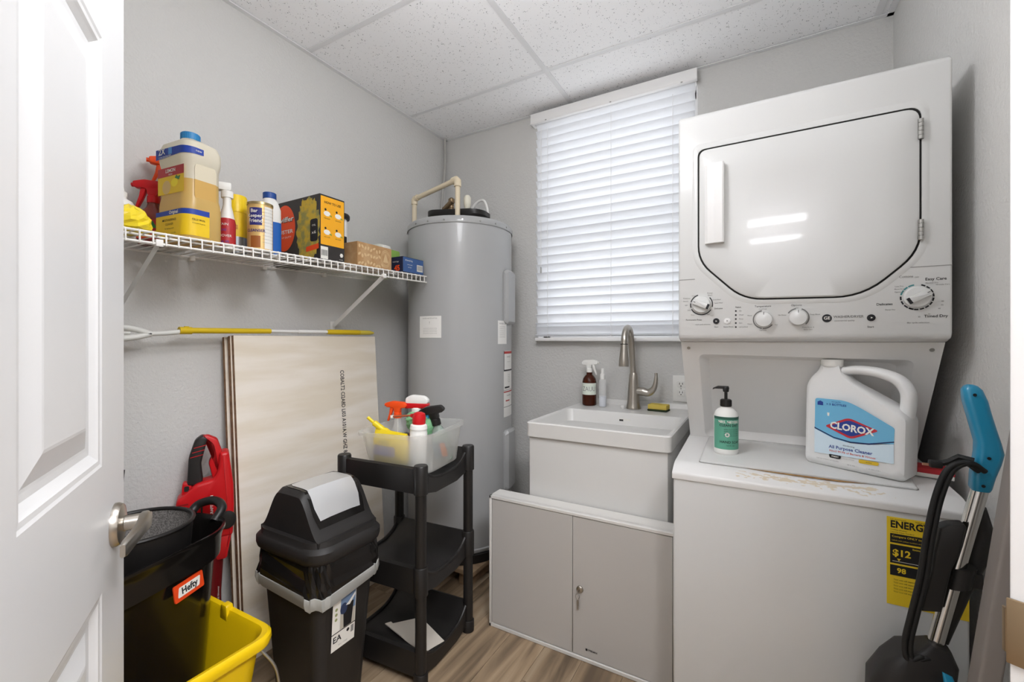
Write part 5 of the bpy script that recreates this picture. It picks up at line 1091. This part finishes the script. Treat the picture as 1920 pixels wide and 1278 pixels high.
q.flat([(-.088, .118), (-.04, .096), (0, .0895), (.04, .093), (.093, .110), (.093, .113), (.04, .0965), (0, .093), (-.04, .0995), (-.088, .122)], mat('label_deep_navy', '1c2c5e', .45), .0004, F)
dm_ = [(-.062, .130), (-.005, .164), (.062, .136), (.0, .100)]
q.flat(rpoly(dm_, [.008, .012, .008, .012], 6), LCR, .0006, F); q.flat(rpoly([(-.051, .131), (-.004, .157), (.051, .136), (.0, .107)], [.006, .01, .006, .01], 6), LCB, .0009, F)
q.text('CLOROX', .0285, LBW, F @ MT(.001, .132, 0) @ Matrix.Rotation(R(-3), 4, 'Z'), bold=.035, z=.0013, sx=.84)
q.text('disinfecting', .006, INK, F @ MT(-.005, .078, 0), z=.0006); q.text('All Purpose Cleaner', .0135, LCB, F @ MT(-.002, .068, 0), bold=.02, z=.0006, sx=.9); q.text('KILLS 99.9% of Bacteria & Viruses', .008, mat('label_coral', 'd0584a', .5), F @ MT(.002, .056, 0), bold=.015, z=.0006, sx=.95)
q.flat(rpoly([(-.05, .034), (-.024, .034), (-.022, .045), (-.052, .045)], .004), INK, .0004, F); q.text('FRESH', .006, LBW, F @ MT(-.037, .0395, 0), bold=.02, z=.0008); q.flat(rpoly([(.018, .034), (.06, .036), (.062, .046), (.018, .045)], .004), mat('label_gold', 'd9b62e', .5), .0004, F); q.text('scent', .006, INK, F @ MT(.04, .0405, 0), z=.0008); q.text('kitchen and bath', .004, INKG, F @ MT(-.005, .039, 0), z=.0006)
q.text('KEEP OUT OF REACH OF CHILDREN', .0042, INKG, F @ MT(-.055, .026, 0), z=.0006, sx=.8); q.text('180 FL OZ', .0042, INKG, F @ MT(.0, .022, 0), z=.0006); q.text('(1.40 GAL) 5.32 L', .0042, INKG, F @ MT(.05, .022, 0), z=.0006)
q.flat([(-.08, .193), (-.066, .193), (-.066, .203), (-.073, .207), (-.08, .203)], LCB, .0006, F); q.text('= 5 BOTTLES', .0085, LCB, F @ MT(-.034, .198, 0), bold=.02, z=.0006); q.text('one jug fills', .005, LCB, F @ MT(-.034, .207, 0), z=.0006); q.flat([(-.055, .162), (-.051, .162), (-.050, .172), (-.056, .172)], LBW, .0006, F)
q.build('label', cj)
# small red packet behind the jug
q = MB(); q.box(-.045, .045, -.03, .03, 0, .022, LBW, .001, 1); q.box(-.046, .046, -.031, .031, .010, .0225, mat('packet_red', 'b8242c', .5), .001, 1); o = q.build('red_packet'); o.location = (.385, 1.50, .7825); o.rotation_euler = (0, 0, R(-12)); tag(o, 'flat red and white packet behind the big white jug on the washer', 'packet')

# ------------------------------------------------------------------ stick vacuum leaning beside the washer
VB = mat('vacuum_blue', '1f87ad', .32, coat=.3)
vc = thing('stick_vacuum', 'stick vacuum with a turquoise handle leaning in front of the washer', 'vacuum', (0, 0, 0))
def vp(x, z, y=1.205): return (x, y, z)
hp = [vp(.378, 1.028), vp(.384, 1.01), vp(.395, .95), vp(.403, .885), vp(.408, .845)]
sec = [(.018, .014), (.020, .016), (.021, .016), (.023, .017), (.026, .018)]
def ringat(c, hx, hy, tilt=0, r=.01): return [(c[0]+x*math.cos(tilt), c[1]+y, c[2]-x*math.sin(tilt)) for x, y in rrect(2*hx, 2*hy, r, 4)]
q = MB(); hr = []
for z_, a_, b_, t_ in ((1.041, .367, .375, .006), (1.0385, .362, .381, .011), (1.031, .3585, .387, .015), (1.01, .360, .394, .0165), (.985, .3655, .399, .017), (.955, .372, .406, .017), (.928, .3775, .4125, .017), (.908, .377, .4165, .017), (.888, .3745, .4125, .017), (.862, .371, .405, .0165), (.838, .370, .400, .016), (.832, .372, .398, .014)):
    hr.append([(x, 1.205+y, z_) for x, y in rrect(b_-a_, 2*t_, min(.010, (b_-a_)/2.1, t_*.8), 5, (a_+b_)/2, 0)])
q.loft(hr, VB); hnd = q.build('handle', vc)
q = MB()
for x_, z_ in ((.372, 1.022), (.392, .90), (.384, .845)): q.cyl(.003, 0, .0012, INK, 10, MT(x_, 1.205-.0178, z_) @ FRONT)
q.build('screw', hnd)
q = MB(); q.tube([vp(.386, .84), vp(.316, .49)], .0130, CHROME, 22); q.build('chrome_tube', vc)
q = MB(); q.loft([ringat((.3615, 1.205, .674), .019, .019, -.2, .016), ringat((.353, 1.205, .632), .019, .019, -.22, .016)], BLACKS); q.box(.368, .388, 1.195, 1.215, .638, .668, BLACKS, .003); q.build('clamp', vc)
q = MB(); q.tube([vp(.3905, .79, 1.23), vp(.400, .74, 1.238), vp(.388, .68, 1.236), vp(.366, .60, 1.232), vp(.34, .50, 1.228)], [.012, .017, .017, .011, .006], BLACKS, 12); q.build('rear_duct', vc)
q = MB(); cp = spline([(.375, 1.180, .875), (.352, 1.170, .890), (.326, 1.165, .874), (.309, 1.165, .82), (.296, 1.165, .741), (.286, 1.165, .653), (.272, 1.165, .573), (.262, 1.165, .51), (.268, 1.165, .478), (.288, 1.168, .49), (.300, 1.175, .48)], 6)
for dx_, dy_ in ((0, 0), (.0095, .002), (.004, .008)): q.tube([tuple(Vector(p)+Vector((dx_, dy_, 0))) for p in cp], .0052, RUBBER, 10)
q.build('power_cord', vc)
q = MB(); q.tube([(.37, 1.185, .893), (.350, 1.19, .897), (.338, 1.195, .885), (.326, 1.20, .878)], .006, RUBBER, 8); q.box(.308, .328, 1.191, 1.209, .869, .883, RUBBER, .003); q.box(.298, .309, 1.199, 1.201, .871, .876, mat('copper_prong', 'c8957c', .3, .9)); q.build('plug', vc)
q = MB(); q.loft([ringat((.343, 1.19, .765), .012, .013, -.22, .005), ringat((.338, 1.19, .758), .020, .017, -.22, .006), ringat((.330, 1.19, .71), .020, .017, -.22, .006), ringat((.322, 1.19, .670), .015, .014, -.22, .005), ringat((.316, 1.19, .635), .015, .013, -.22, .004), ringat((.306, 1.19, .583), .0165, .014, -.22, .004)], BLACKS); q.build('crevice_tool', vc)
q = MB(); q.loft([ringat((.322, 1.20, .508), .018, .02, .25), ringat((.318, 1.2, .49), .030, .032, .3), ringat((.300, 1.2, .465), .045, .04, .45), ringat((.281, 1.2, .43), .056, .046, .5, .03), ringat((.272, 1.2, .39), .066, .05, .3, .03), ringat((.270, 1.2, .22), .066, .05, .0, .03), ringat((.27, 1.2, .10), .05, .045, 0, .03)], BLACKS); q.build('motor_body', vc)
q = MB(); q.loft([ringat((.326, 1.198, .472), .008, .036, .3, .004), ringat((.330, 1.198, .45), .010, .050, .1, .005), ringat((.330, 1.198, .36), .012, .054, 0, .006)], VB); q.build('side_trim', vc)
q = MB(); q.box(.15, .39, 1.12, 1.28, .0, .055, BLACKS, .012, 3); q.box(.24, .30, 1.16, 1.24, .05, .12, BLACKS, .012, 2); q.build('floor_head', vc)
# grey board leaning at the right
GB = mat('taupe_board', '857d78', .6)
q = MB(); q.prism(rpoly([(-.014, -.032), (.014, -.032), (.014, .032), (-.014, .032)], .006), 0, 1.08, GB, r=.003)
o = q.build('leaning_plank') if False else q.build('leaning_plank'); o.location = (.291, 1.085, .002); o.rotation_euler = (R(0), R(6.4), R(-8)); tag(o, 'tall taupe plank leaning by the door jamb right of the vacuum', 'plank')
